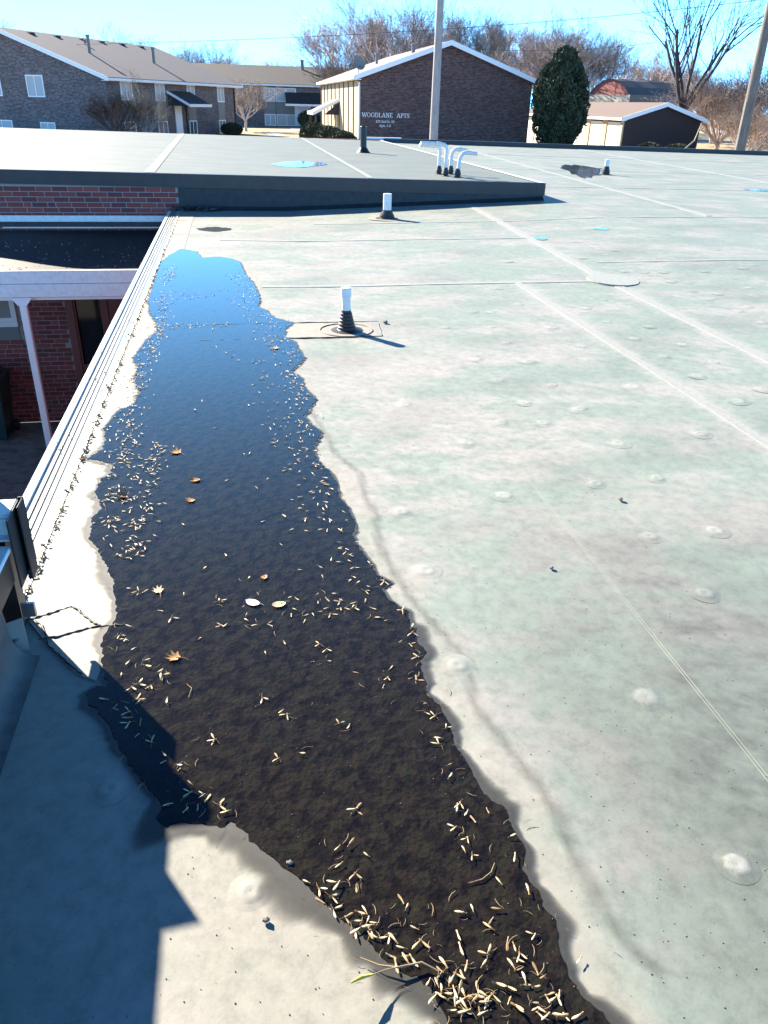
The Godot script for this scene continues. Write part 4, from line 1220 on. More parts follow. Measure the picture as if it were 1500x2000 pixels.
func letters(t: Node3D, s: String, size: float, at: Vector3, font: String) -> void:
	var f := SystemFont.new()
	f.font_names = PackedStringArray([font])
	var tm := TextMesh.new()
	tm.text = s; tm.font = f; tm.font_size = 32; tm.pixel_size = size / 32.0; tm.depth = 0.05
	tm.horizontal_alignment = HORIZONTAL_ALIGNMENT_CENTER
	var o := MeshInstance3D.new()
	o.name = "lettering"
	o.mesh = tm
	o.material_override = M.white_paint
	t.add_child(o, true)
	o.position = at

func pipe_on_roof(t: Node, at: Vector3, h: float, r: float, m: Material, called := "roof_vent") -> void:
	var mb := MB.new()
	mb.lathe([Vector2(r * 1.8, -0.3), Vector2(r, 0.1), Vector2(r, h - 0.12), Vector2(r * 1.35, h - 0.12), Vector2(r * 1.35, h), Vector2(0.001, h + 0.02)], 10, at)
	part(called, mb, m, t)

func far_buildings() -> void:
	var gy := -1.0
	# ---- brick gable with the lettering
	var w := 10.88
	var t := thing("apartment_building", "dark brick apartment gable with white WOODLANE APTS lettering behind the pale pole", "building", Vector3(8.13, gy, -53.0))
	gabled(t, w, 21.0, 4.07, 5.92, 0.42, M.far_brick, M.shingle_pink, M.white_paint)
	letters(t, "WOODLANE   APTS", 0.33, Vector3(1.57, 2.03, 0.02), "Droid Serif")
	letters(t, "429 2nd St. SE", 0.18, Vector3(1.55, 1.68, 0.02), "Droid Serif")
	letters(t, "Apts. 1-8", 0.18, Vector3(1.55, 1.45, 0.02), "Droid Serif")
	var x := face_xf(1, w)
	# sunlit panelled side with upright battens and slit windows
	var u := 0.35
	var n := 0
	while u < 20.4:
		var u1 := u + 2.35
		slab(t, x, "panel", Vector3(u, 0, 0.0), Vector3(minf(u1 - 0.55, 20.8), 3.88, 0.10), M.cream_panel)
		slab(t, x, "brick_pier", Vector3(u1 - 0.55, 0, 0.0), Vector3(u1 - 0.42, 3.88, 0.16), M.far_brick)
		window(t, x, u1 - 0.42, u1 - 0.02, 2.55, 3.82, M.far_pane, M.white_paint, false)
		slab(t, x, "infill_panel", Vector3(u1 - 0.42, 1.75, 0.0), Vector3(u1 - 0.02, 2.54, 0.04), M.grey_panel)
		window(t, x, u1 - 0.42, u1 - 0.02, 0.35, 1.5, M.far_pane, M.white_paint, false)
		u = u1
		n += 1
	slab(t, x, "downspout", Vector3(0.08, 0, 0.02), Vector3(0.20, 3.8, 0.12), M.white_paint)
	# gabled porch on the sunlit side
	var pr := MB.new()
	pr.quad(Vector3(-1.95, 2.02, -9.2), Vector3(-1.95, 2.02, -13.6), Vector3(0.05, 2.95, -13.6), Vector3(0.05, 2.95, -9.2))
	pr.quad(Vector3(-1.95, 1.92, -9.2), Vector3(0.05, 2.85, -9.2), Vector3(0.05, 2.85, -13.6), Vector3(-1.95, 1.92, -13.6))
	var po := part("porch_roof", pr, M.shingle_pink, t)
	pr = MB.new()
	pr.quad(Vector3(-1.98, 1.84, -9.18), Vector3(0.05, 2.80, -9.18), Vector3(0.05, 3.0, -9.18), Vector3(-1.98, 2.06, -9.18))
	pr.box(Vector3(-2.02, 1.84, -13.6), Vector3(-1.95, 2.06, -9.18))
	part("rake_board", pr, M.white_paint, po)
	pr = MB.new()
	pr.tri(Vector3(-1.2, 1.88, -9.3), Vector3(0.0, 1.88, -9.3), Vector3(0.0, 2.78, -9.3))
	part("porch_gable", pr, M.black_metal, t)
	for zz in [-9.4, -13.4]:
		pr = MB.new()
		pr.box(Vector3(-1.85, 0, zz - 0.06), Vector3(-1.73, 2.0, zz + 0.06))
		part("porch_post", pr, M.brown_metal, t)
	slab(t, x, "door", Vector3(10.6, 0.1, 0.0), Vector3(11.5, 2.1, 0.12), M.cream_white)
	pipe_on_roof(t, Vector3(2.5, 5.05, -9.0), 0.75, 0.09, M.grey_panel)
	pipe_on_roof(t, Vector3(3.9, 5.35, -3.4), 0.75, 0.12, M.grey_panel)
	var di := thing("satellite_dish", "grey satellite dish on a short mast at the lettered building's eave", "satellite dish", Vector3(8.05, 3.28, -53.5))
	var mb := MB.new()
	mb.tube([Vector3(0, -0.25, 0), Vector3(0, 0.28, 0), Vector3(0.0, 0.42, 0.0)], [0.03, 0.03, 0.03], 8)
	part("mast", mb, M.steel, di)
	mb = MB.new()
	mb.lathe([Vector2(0.42, 0.10), Vector2(0.34, 0.055), Vector2(0.2, 0.015), Vector2(0.001, 0.0)], 24)
	mb.lathe([Vector2(0.001, -0.02), Vector2(0.2, -0.005), Vector2(0.34, 0.035), Vector2(0.42, 0.10)], 24)
	var dd := part("dish", mb, M.grey_panel, di, Vector3(0, 0.52, 0.05))
	dd.rotation_degrees = Vector3(70, 25, 0)
	mb = MB.new()
	mb.tube([Vector3(0, 0.3, 0.05), Vector3(0.1, 0.4, 0.45)], [0.015, 0.015], 6)
	part("arm", mb, M.steel, di)

	# ---- long brick building on the left, turned away
	var th := deg_to_rad(-27.45)
	var ax := Vector3(cos(th), 0, -sin(th))
	w = 15.8
	var corner := Vector3(-7.84, gy, -61.95)
	t = thing("apartment_building", "long grey brick apartment building with grey shingle roof at far left", "building", corner - ax * w, th)
	gabled(t, w, 18.9, 3.78, 6.45, 0.55, M.left_brick, M.shingle_grey, M.white_paint)
	x = face_xf(0, w)
	var px := 0.0353
	window(t, x, w - 6.35, w - 4.95, 2.5, 3.85, M.curtain_pane, M.white_paint)
	window(t, x, w - 5.75, w - 4.5, 0.25, 0.95, M.curtain_pane, M.white_paint)
	window(t, x, w - 10.2, w - 8.5, 2.5, 3.85, M.curtain_pane, M.white_paint)
	window(t, x, w - 9.9, w - 8.1, 0.3, 1.0, M.curtain_pane, M.white_paint)
	x = face_xf(2, w)
	for uu in [[1.6, 3.0], [6.0, 7.3], [10.6, 11.8], [15.6, 16.8]]:
		slab(t, x, "infill_panel", Vector3(uu[0], 1.1, 0.0), Vector3(uu[1], 2.45, 0.03), M.grey_panel)
		window(t, x, uu[0], uu[1], 2.45, 3.62, M.curtain_pane, M.white_paint)
		window(t, x, uu[0], uu[1], 0.05, 1.1, M.far_pane, M.white_paint)
	slab(t, x, "door", Vector3(8.55, 0.1, 0.0), Vector3(9.5, 2.15, 0.06), M.white_paint)
	slab(t, x, "downspout", Vector3(10.2, 0, 0.02), Vector3(10.3, 2.2, 0.1), M.black_metal)
	slab(t, x, "downspout", Vector3(18.6, 0, 0.02), Vector3(18.7, 3.6, 0.1), M.black_metal)
	pr = MB.new()
	pr.quad(x * Vector3(7.6, 2.25, 1.9), x * Vector3(11.0, 2.25, 1.9), x * Vector3(11.0, 3.15, 0.0), x * Vector3(7.6, 3.15, 0.0))
	po = part("porch_roof", pr, M.shingle_black, t)
	pr = MB.new()
	pr.quad(x * Vector3(7.58, 2.10, 1.92), x * Vector3(7.58, 3.0, 0.0), x * Vector3(7.58, 3.2, 0.0), x * Vector3(7.58, 2.3, 1.92))
	pr.quad(x * Vector3(7.58, 2.10, 1.92), x * Vector3(11.02, 2.10, 1.92), x * Vector3(11.02, 2.3, 1.92), x * Vector3(7.58, 2.3, 1.92))
	part("rake_board", pr, M.white_paint, po)
	pr = MB.new()
	pr.tri(x * Vector3(7.65, 2.15, 1.8), x * Vector3(7.65, 2.15, 0.0), x * Vector3(7.65, 3.0, 0.0))
	part("porch_gable", pr, M.shingle_black, t)
	pr = MB.new()
	pr.tri(x * Vector3(10.95, 2.15, 0.0), x * Vector3(10.95, 2.15, 1.8), x * Vector3(10.95, 3.0, 0.0))
	part("porch_gable", pr, M.shingle_black, t)
	for zz in [-2.4, -5.2, -8.2, -10.6, -13.4, -16.2]:
		pr = MB.new()
		pr.box(Vector3(w * 0.5 + 0.35, 6.28, zz - 0.25), Vector3(w * 0.5 + 0.85, 6.52, zz + 0.25), 0.05)
		part("roof_vent", pr, M.shingle_black, t)
	pipe_on_roof(t, Vector3(w - 4.2, 5.2, -4.6), 1.35, 0.11, M.grey_panel, "flue")
	pipe_on_roof(t, Vector3(w - 3.3, 4.95, -11.6), 1.25, 0.12, M.grey_panel, "flue")
	pipe_on_roof(t, Vector3(w - 6.2, 6.0, -7.0), 0.4, 0.07, M.grey_panel)

	# ---- brick building at the back of the lawn
	t = thing("apartment_building", "brown brick apartment building at the back of the lawn between the other two", "building", Vector3(-9.0, gy, -102.0))
	# its long side faces us, so the house is laid along x
	t.rotation.y = PI / 2
	t.position = Vector3(19.0, gy, -102.0)
	w = 15.0
	# after the quarter turn local x runs away from us (-z) and local -z runs left
	gabled(t, w, 30.0, 4.3, 6.25, 0.5, M.left_brick, M.shingle_dark, M.white_paint)
	x = face_xf(1, w)
	for uu in [[10.9, 13.2], [13.3, 14.6], [19.4, 21.5], [3.0, 5.0]]:
		window(t, x, uu[0], uu[1], 2.6, 4.0, M.curtain_pane, M.white_paint)
		window(t, x, uu[0], uu[1], 0.1, 1.3, M.curtain_pane, M.white_paint)
		slab(t, x, "infill_panel", Vector3(uu[0], 1.3, 0.0), Vector3(uu[1], 2.6, 0.03), M.grey_panel)
	slab(t, x, "door", Vector3(9.2, 0.1, 0.0), Vector3(11.1, 2.25, 0.08), M.white_paint)
	pr = MB.new()
	pr.quad(x * Vector3(7.2, 2.35, 2.0), x * Vector3(12.2, 2.35, 2.0), x * Vector3(12.2, 3.6, 0.0), x * Vector3(7.2, 3.6, 0.0))
	po = part("porch_roof", pr, M.shingle_black, t)
	slab(po, x, "rake_board", Vector3(7.1, 2.2, 2.0), Vector3(12.3, 2.42, 2.08), M.white_paint)
	pipe_on_roof(t, Vector3(6.0, 6.0, -9.6), 1.1, 0.2, M.grey_panel, "flue")

	# ---- garages on the right
	w = 5.9
	t = thing("garage_row", "low brown garage row with pinkish roof and white doors on its sunlit side", "garage", Vector3(27.85, gy, -57.7))
	gabled(t, w, 22.0, 2.12, 3.02, 0.35, M.brown_siding, M.shingle_brown, M.white_paint)
	x = face_xf(1, w)
	for k in 7:
		var u0 := 0.35 + k * 3.05
		slab(t, x, "garage_door", Vector3(u0, 0, 0.0), Vector3(u0 + 2.3, 1.9, 0.05), M.cream_white)
		slab(t, x, "pier", Vector3(u0 + 2.3, 0, 0.0), Vector3(u0 + 3.05, 1.98, 0.12), M.cream_panel)
	slab(t, x, "pier", Vector3(0.0, 0, 0.0), Vector3(0.35, 1.98, 0.12), M.cream_panel)

	# ---- barn with a gambrel roof
	t = thing("barn", "gambrel barn with red upper gable and pale wall behind the garage row", "barn", Vector3(39.15, gy, -90.47), atan2(-6.05, 1.75))
	# local x runs along the end wall towards us, local -z along the long side
	var bw := 6.3
	var bl := 9.0
	t.rotation.y = -atan2(6.05, 1.75)
	var base := 2.5
	var prof := [Vector2(0, base + 1.6), Vector2(0.75, base + 2.3), Vector2(2.0, base + 2.9), Vector2(bw * 0.5, base + 3.08), Vector2(bw - 2.0, base + 2.9), Vector2(bw - 0.75, base + 2.3), Vector2(bw, base + 1.6)]
	mb = MB.new()
	mb.quad(Vector3(0, 0, 0), Vector3(bw, 0, 0), Vector3(bw, base + 1.6, 0), Vector3(0, base + 1.6, 0))
	part("end_wall", mb, M.barn_wall, t)
	mb = MB.new()
	for k in prof.size() - 1:
		mb.tri(Vector3(bw * 0.5, base + 1.6, 0), Vector3(prof[k + 1].x, prof[k + 1].y, 0), Vector3(prof[k].x, prof[k].y, 0))
	part("red_gable", mb, M.barn_red, t)
	mb = MB.new()
	for k in prof.size() - 1:
		var a := Vector3(prof[k].x, prof[k].y, 0.15); var b := Vector3(prof[k + 1].x, prof[k + 1].y, 0.15)
		mb.quad(a, b, b - Vector3(0, 0, bl), a - Vector3(0, 0, bl))
	part("roof", mb, M.barn_roof, t)
	mb = MB.new()
	mb.quad(Vector3(bw, 0, 0), Vector3(bw, 0, -bl), Vector3(bw, base + 1.6, -bl), Vector3(bw, base + 1.6, 0))
	mb.quad(Vector3(0, 0, -bl), Vector3(0, 0, 0), Vector3(0, base + 1.6, 0), Vector3(0, base + 1.6, -bl))
	part("side_wall", mb, M.barn_side, t)

	t = thing("white_box", "small white boxy hut seen between thin poles behind the garage roof", "hut", Vector3(47.0, gy, -83.5))
	mb = MB.new()
	mb.box(Vector3(-0.5, 0, -0.5), Vector3(0.5, 3.9, 0.5), 0.03)
	part("wall", mb, M.white_paint, t)
	mb = MB.new()
	mb.lathe([Vector2(0.85, 3.9), Vector2(0.3, 4.3), Vector2(0.001, 4.35)], 4)
	part("roof", mb, M.grey_panel, t)

func sag(a: Vector3, b: Vector3, mid: Vector3, n: int) -> Array:
	var c := mid * 2.0 - (a + b) * 0.5
	var out := []
	for k in n + 1:
		var s := float(k) / n
		out.append(a * (1 - s) * (1 - s) + c * 2 * s * (1 - s) + b * s * s)
	return out

func poles_and_wires() -> void:
	var t := thing("light_pole", "tall pale grey pole standing in front of the lettered brick gable", "pole", Vector3(10.97, -1.0, -45.35))
	var mb := MB.new()
	mb.tube([Vector3.ZERO, Vector3(0, 4, 0), Vector3(0, 9.6, 0)], [0.235, 0.215, 0.17], 20)
	part("shaft", mb, M.pole_pale, t)
	mb = MB.new()
	mb.box(Vector3(-0.3, 0, -0.3), Vector3(0.3, 0.12, 0.3), 0.03)
	part("base_plate", mb, M.pole_pale, t)
	t = thing("utility_pole", "thick weathered wooden pole at the right edge of the view", "pole", Vector3(25.95, -1.0, -40.13))
	mb = MB.new()
	mb.tube([Vector3.ZERO, Vector3(0, 4, 0.0), Vector3(0.02, 10.6, 0)], [0.27, 0.245, 0.18], 18)
	part("shaft", mb, M.pole_wood, t)
	mb = MB.new()
	mb.tube([Vector3(-0.25, 0.1, 0.06), Vector3(-0.23, 3.2, 0.06)], [0.03, 0.03], 8)
	part("conduit", mb, M.pole_pale, t)
	for p in [[Vector3(38.3, -1, -68.6), 6.4, "thin bare pole, left of two behind the garage roof", 0.11], [Vector3(39.9, -1, -68.3), 6.6, "thin pole with lamp, right of two behind the garage roof", 0.08]]:
		t = thing("thin_pole", p[2], "pole", p[0], 0.0, "thin poles behind the garage")
		mb = MB.new()
		mb.tube([Vector3.ZERO, Vector3(0, p[1], 0)], [p[3], p[3] * 0.8], 10)
		part("shaft", mb, M.pole_wood, t)
		if p[3] < 0.1:
			mb = MB.new()
			mb.tube([Vector3(0, 4.9, 0), Vector3(1.7, 4.75, 0.1)], [0.03, 0.03], 6)
			part("arm", mb, M.white_paint, t)
			mb = MB.new()
			mb.lathe([Vector2(0.10, 5.5), Vector2(0.17, 5.6), Vector2(0.15, 6.0), Vector2(0.001, 6.1)], 10)
			part("lamp_head", mb, M.white_paint, t)
	t = thing("guy_wire", "slanting pale guy wire guard at the dark end of the garage row", "guy wire", Vector3(25.78, -1.0, -44.7))
	mb = MB.new()
	mb.tube([Vector3(-0.9, 0.0, -0.6), Vector3(1.0, 1.2, -1.4), Vector3(1.91, 2.03, -2.54)], [0.035, 0.035, 0.03], 8)
	part("guard", mb, M.cream_panel, t)
	t = thing("power_line", "upper dark power line sagging across the sky behind the pale pole", "power line", Vector3.ZERO)
	mb = MB.new()
	var pts := sag(Vector3(-20.0, 4.82, -74.6), Vector3(30.5, 7.3, -43.2), Vector3(10.33, 5.71, -57.7), 40)
	var rr := []
	for k in pts.size(): rr.append(0.016)
	mb.tube(pts, rr, 5)
	part("cable", mb, M.wire, t)
	t = thing("power_line", "lower thin power line crossing in front of the bare trees", "power line", Vector3.ZERO)
	mb = MB.new()
	pts = sag(Vector3(14.0, 5.35, -60.5), Vector3(28.3, 5.99, -44.0), Vector3(22.6, 5.03, -54.2), 30)
	rr = []
	for k in pts.size(): rr.append(0.012)
	mb.tube(pts, rr, 5)
	part("cable", mb, M.wire, t)

# ---------------------------------------------------------------- plants
func twig_ribbon(mb: MB, a: Vector3, b: Vector3, w: float) -> void:
	var d := (b - a).normalized()
	var s := d.cross(Vector3(rng.randf_range(-1, 1), rng.randf_range(-1, 1), rng.randf_range(-1, 1))).normalized() * w
	var m := d.cross(s).normalized()
	var k := mb.v.size()
	mb.put(a - s, m, Vector2.ZERO); mb.put(a + s, m, Vector2.ZERO); mb.put(b, m, Vector2.ONE)
	mb.i.append_array([k, k + 2, k + 1])
	var s2 := d.cross(s).normalized() * w
	k = mb.v.size()
	mb.put(a - s2, s.normalized(), Vector2.ZERO); mb.put(a + s2, s.normalized(), Vector2.ZERO); mb.put(b, s.normalized(), Vector2.ONE)
	mb.i.append_array([k, k + 2, k + 1])

# a bare crown in a unit space about one metre high; limbs fork until only twigs are left
func grow(mb: MB, p: Vector3, d: Vector3, ln: float, r: float, level: int, cfg: Dictionary) -> void:
	var q := p
	var dir := d
	var pts := [p]
	var rs := [r]
	var segs := 3 if level < 3 else 2
	for k in segs:
		dir = (dir + Vector3(rng.randf_range(-1, 1), rng.randf_range(-0.6, 1) * 0.8 + cfg.lift * 0.3, rng.randf_range(-1, 1)) * cfg.bend).normalized()
		q += dir * ln / segs
		pts.append(q)
		rs.append(lerpf(r, r * 0.62, float(k + 1) / segs))
	if level < 3: mb.tube(pts, rs, 6 if level == 0 else 4, false)
	else:
		for k in pts.size() - 1: twig_ribbon(mb, pts[k], pts[k + 1], rs[k])
	if level >= cfg.levels: return
	var n: int = cfg.kids[mini(level, cfg.kids.size() - 1)]
	for k in n:
		var t: float = lerpf(0.35, 1.0, (k + rng.randf()) / n)
		var at: Vector3 = pts[0].lerp(pts[-1], t) if t < 0.99 else q
		var idx := clampi(int(t * segs), 0, segs - 1)
		at = pts[idx].lerp(pts[idx + 1], clampf(t * segs - idx, 0, 1))
		var side := dir.cross(Vector3(rng.randf_range(-1, 1), rng.randf_range(-1, 1), rng.randf_range(-1, 1))).normalized()
		var ang: float = cfg.spread * rng.randf_range(0.55, 1.25)
		var nd: Vector3 = (dir * cos(ang) + side * sin(ang) + Vector3.UP * cfg.lift).normalized()
		grow(mb, at, nd, ln * cfg.ratio * rng.randf_range(0.75, 1.15), maxf(rs[idx] * 0.52, cfg.get("thin", 0.0011)), level + 1, cfg)

func bare_tree(cfg: Dictionary) -> Array:
	# [trunk mesh, crown mesh], height about 1
	var tk := MB.new()
	var top := Vector3(rng.randf_range(-0.02, 0.02), cfg.trunk, 0)
	tk.tube([Vector3(0, -0.02, 0), Vector3(0, cfg.trunk * 0.2, 0), top], [cfg.r * 1.5, cfg.r * 1.1, cfg.r * 0.9], 9, false)
	var cr := MB.new()
	var n: int = cfg.limbs
	for k in n:
		var a := TAU * (k + rng.randf() * 0.6) / n
		var o: float = cfg.open * rng.randf_range(0.4, 1.2)
		var d := Vector3(cos(a) * sin(o), cos(o), sin(a) * sin(o))
		grow(cr, Vector3(0, cfg.trunk * rng.randf_range(0.72, 0.98), 0), d, cfg.first * rng.randf_range(0.8, 1.15), cfg.r * 0.62, 0, cfg)
	return [tk.mesh(), cr.mesh()]

func put_tree(called: String, label: String, group: String, proto: Array, m: Material, at: Vector3, s: Vector3, turn: float) -> void:
	var t := thing(called, label, "tree" if called.ends_with("tree") else "shrub", at, turn, group)
	t.scale = s
	part("trunk", proto[0], m, t)
	part("crown", proto[1], m, t)

func leafy(mb: MB, c: Vector3, r: Vector3, n: int, size: float, shades: Array, flat_bottom := 0.0, tall := false) -> void:
	for k in n:
		var d := Vector3(rng.randfn(), rng.randfn(), rng.randfn()).normalized()
		var f := 1.0 - 0.22 * rng.randf() * rng.randf()
		f *= 1.0 + 0.07 * nz.get_noise_3d(d.x * 4.0 + c.x, d.y * 5.0, d.z * 4.0)
		var p := c + d * r * f
		if p.y < flat_bottom: continue
		mb.col = shades[rng.randi() % shades.size()]
		var up := (d * 0.6 + Vector3(rng.randf_range(-1, 1), rng.randf_range(-0.3, 1.2), rng.randf_range(-1, 1)) * 0.8).normalized()
		if tall: up = (up + Vector3.UP * 0.7).normalized()
		var s := up.cross(Vector3(rng.randf_range(-1, 1), rng.randf_range(-1, 1), rng.randf_range(-1, 1))).normalized()
		var l := size * rng.randf_range(0.6, 1.3)
		mb.tri(p - s * l * 0.4, p + s * l * 0.4, p + up * l)

func plants() -> void:
	rng.seed = 4711
	var airy := {"trunk": 0.22, "r": 0.018, "limbs": 6, "open": 0.5, "first": 0.36, "bend": 0.16, "lift": 0.16, "spread": 0.55, "ratio": 0.66, "kids": [5, 5, 4, 4, 3], "levels": 5}
	var protos := []
	for k in 4: protos.append(bare_tree(airy))
	var fine := airy.duplicate()
	fine.levels = 5; fine.kids = [5, 5, 4, 4, 3]; fine.limbs = 7; fine.open = 0.75; fine.spread = 0.62
	for k in 2: protos.append(bare_tree(fine))
	var big := airy.duplicate()
	big.trunk = 0.24; big.r = 0.017; big.limbs = 6; big.open = 0.55; big.first = 0.42; big.spread = 0.52; big.kids = [4, 4, 3, 3]; big.levels = 4; big.lift = 0.08; big.bend = 0.17; big.thin = 0.0009
	var big_tree := bare_tree(big)
	var bush := {"trunk": 0.06, "r": 0.014, "limbs": 11, "open": 0.75, "first": 0.42, "bend": 0.28, "lift": 0.05, "spread": 0.6, "ratio": 0.62, "kids": [6, 5, 4, 3], "levels": 4, "thin": 0.0016}
	var tangle := [bare_tree(bush), bare_tree(bush)]
	var gy := -1.0
	var far := "bare trees behind the lettered building"
	var list := [
		# x, z, top y, width factor, proto, material, label, group
		[14.6, -104.8, 11.8, 1.0, 4, "bark_pale", "leftmost bare tree rising behind the lettered building's pale roof slope", far],
		[19.4, -98.5, 12.6, 1.0, 0, "bark_pale", "tall bare tree behind the lettered gable, just left of the pale pole", far],
		[24.6, -108.6, 12.4, 0.95, 5, "bark_pale", "bare tree behind the pale pole's upper part", far],
		[29.0, -99.0, 12.3, 0.9, 1, "bark_grey", "bare tree with dark upright limbs above the lettered gable's peak", far],
		[37.5, -112.0, 12.2, 1.0, 4, "bark_pale", "pale bare tree right of the lettered gable's peak", far],
		[38.9, -100.6, 11.6, 1.1, 5, "bark_pale", "pale bare tree rising behind the dark evergreen", far],
		[44.0, -108.6, 11.0, 1.1, 2, "bark_pale", "bare tree just right of the evergreen's top", far],
		[40.6, -95.0, 9.6, 1.25, 0, "bark_grey", "spreading bare tree with crooked limbs in front of the barn's red end", far],
		[57.6, -114.3, 9.9, 1.2, 5, "bark_pale", "distant bare tree behind the barn roof", far],
		[64.0, -118.0, 8.6, 1.2, 4, "bark_tan", "distant bare tree beyond the big dark tree", far],
		[-2.5, -130.8, 9.3, 1.0, 4, "bark_grey", "bare tree above the far end of the left building's roof", "bare trees behind the left building"],
		[2.6, -135.8, 8.2, 1.1, 5, "bark_grey", "bare tree behind the back building's roof ridge", "bare trees behind the left building"],
		[-15.0, -138.7, 10.3, 1.0, 2, "bark_pale", "faint bare treetop above the middle of the left building's roof", "bare trees behind the left building"],
		[-33.6, -142.1, 12.2, 0.9, 3, "bark_pale", "faint bare treetop at the left edge above the roof", "bare trees behind the left building"],
		[11.9, -122.5, 7.6, 1.2, 5, "bark_pale", "low bare tree in the gap between back building and lettered building", "bare trees behind the left building"],
		[13.0, -92.0, 6.2, 1.1, 4, "bark_tan", "bare tree overhanging the back building's right end", "bare trees behind the left building"],
		[1.8, -84.7, 3.7, 1.1, 5, "bark_grey", "small round-headed bare tree on the lawn at the left building's end", ""],
	]
	for d in list:
		var h: float = (d[2] - gy) / 0.98
		put_tree("bare_tree", d[6], d[7], protos[d[4]], M[d[5]], Vector3(d[0], gy, d[1]), Vector3(h * d[3] * 1.3, h, h * d[3] * 1.3), rng.randf() * TAU)
	put_tree("bare_tree", "large dark bare tree with thick forked trunk behind the garage row", "", big_tree, M.bark_dark, Vector3(35.6, gy, -63.8), Vector3(13.2, 13.8, 13.2), 2.2)
	var sh := [
		[37.5, -61.1, 6.1, 1.15, 0, "bark_tan", "tan bare thicket left of the wooden pole", "bare thickets at the right edge"],
		[39.6, -58.7, 6.9, 1.1, 1, "bark_tan", "tan bare thicket right of the wooden pole", "bare thickets at the right edge"],
		[46.3, -76.6, 7.4, 1.4, 0, "bark_pale", "rosy bare thicket far behind the wooden pole", "bare thickets at the right edge"],
		[36.4, -54.6, 3.2, 1.5, 1, "bark_tan", "low tan brush between the garage end and the wooden pole", "bare thickets at the right edge"],
		[31.5, -48.0, 3.0, 1.3, 0, "bark_tan", "low tan brush beyond the wooden pole's foot", "bare thickets at the right edge"],
		[43.0, -70.0, 5.0, 1.5, 1, "bark_pale", "rosy brush beyond the thin poles", "bare thickets at the right edge"],
		[-6.9, -57.0, 3.0, 1.0, 0, "bark_dark", "wide dark leafless shrub against the left building's corner", ""],
		[-5.2, -58.5, 3.1, 0.7, 1, "bark_white", "slender pale-stemmed shrub beside the dark shrub at the left building", ""],
	]
	for d in sh:
		var h: float = (d[2] - gy) / 0.95
		put_tree("bare_shrub", d[6], d[7], tangle[d[4]], M[d[5]], Vector3(d[0], gy, d[1]), Vector3(h * d[3], h, h * d[3]), rng.randf() * TAU)

	# evergreen
	var t := thing("evergreen_tree", "dense dark conical evergreen between lettered building and garage row", "tree", Vector3(19.6, gy, -49.4))
	var mb := MB.new()
	mb.tube([Vector3(0, 0, 0), Vector3(0.05, 0.6, 0), Vector3(0, 3.5, 0)], [0.2, 0.17, 0.05], 9)
	mb.tube([Vector3(0, 0.35, 0), Vector3(0.3, 1.0, 0), Vector3(0.5, 1.8, 0)], [0.12, 0.10, 0.04], 7)
	part("trunk", mb, M.bark_dark, t)
	mb = MB.new()
	var dark := [Color(0.020, 0.036, 0.022), Color(0.028, 0.050, 0.026), Color(0.045, 0.068, 0.030), Color(0.014, 0.024, 0.017), Color(0.075, 0.095, 0.045)]
	for k in 60:
		var hh := (k + 0.5) / 60.0
		var y := lerpf(0.7, 5.55, hh)
		var env_r := 1.62 * pow(sin(clampf(hh * 0.92 + 0.10, 0, 1) * PI * 0.94), 0.62) * (1.0 if hh < 0.6 else lerpf(1.0, 0.70, (hh - 0.6) / 0.4))
		for e in 8:
			var a := rng.randf() * TAU
			var rr := env_r * rng.randf_range(0.6, 0.98) * (1.0 + 0.10 * nz.get_noise_2d(a * 2.0, y * 2.0))
			leafy(mb, Vector3(cos(a) * rr, y, sin(a) * rr), Vector3(0.20, 0.34, 0.20) * rng.randf_range(0.7, 1.2), 120, 0.14, dark, 0.4, true)
	part("crown", mb, M.needle, t)

	# clipped bushes
	var g := [Color(0.030, 0.038, 0.016), Color(0.045, 0.052, 0.02), Color(0.06, 0.062, 0.025), Color(0.022, 0.03, 0.014)]
	var bs := [
		[5.55, -56.0, 0.95, 0.80, "clipped round evergreen bush, furthest of three by the sunlit wall"],
		[6.25, -53.6, 0.95, 0.72, "clipped round evergreen bush, middle of three by the sunlit wall"],
		[6.75, -51.2, 0.90, 0.62, "clipped round evergreen bush, nearest of three by the sunlit wall"],
		[25.2, -48.4, 0.80, 0.50, "low clipped bush, left of two before the dark garage end"],
		[27.0, -48.2, 0.85, 0.48, "low clipped bush, right of two before the dark garage end"],
		[0.4, -74.0, 0.9, 0.5, "dark low bush at the far corner of the left building"],
		[9.4, -100.4, 1.3, 0.95, "dark round bush beside the back building's white door"],
	]
	for b in bs:
		t = thing("clipped_bush", b[4], "bush", Vector3(b[0], gy, b[1]), 0.0, "clipped bushes")
		mb = MB.new()
		mb.lathe([Vector2(b[2] * 0.5, 0.0), Vector2(b[2] * 0.86, b[3] * 0.4), Vector2(b[2] * 0.85, b[3] * 1.0), Vector2(b[2] * 0.55, b[3] * 1.55), Vector2(0.001, b[3] * 1.72)], 16)
		mb.col = g[1]
		for k in mb.c.size(): mb.c[k] = mb.col
		part("heart", mb, M.needle, t)
		mb = MB.new()
		leafy(mb, Vector3(0, b[3] * 0.92, 0), Vector3(b[2], b[3] * 0.95, b[2]), 5200, 0.09, g, 0.02)
		part("foliage", mb, M.needle, t)

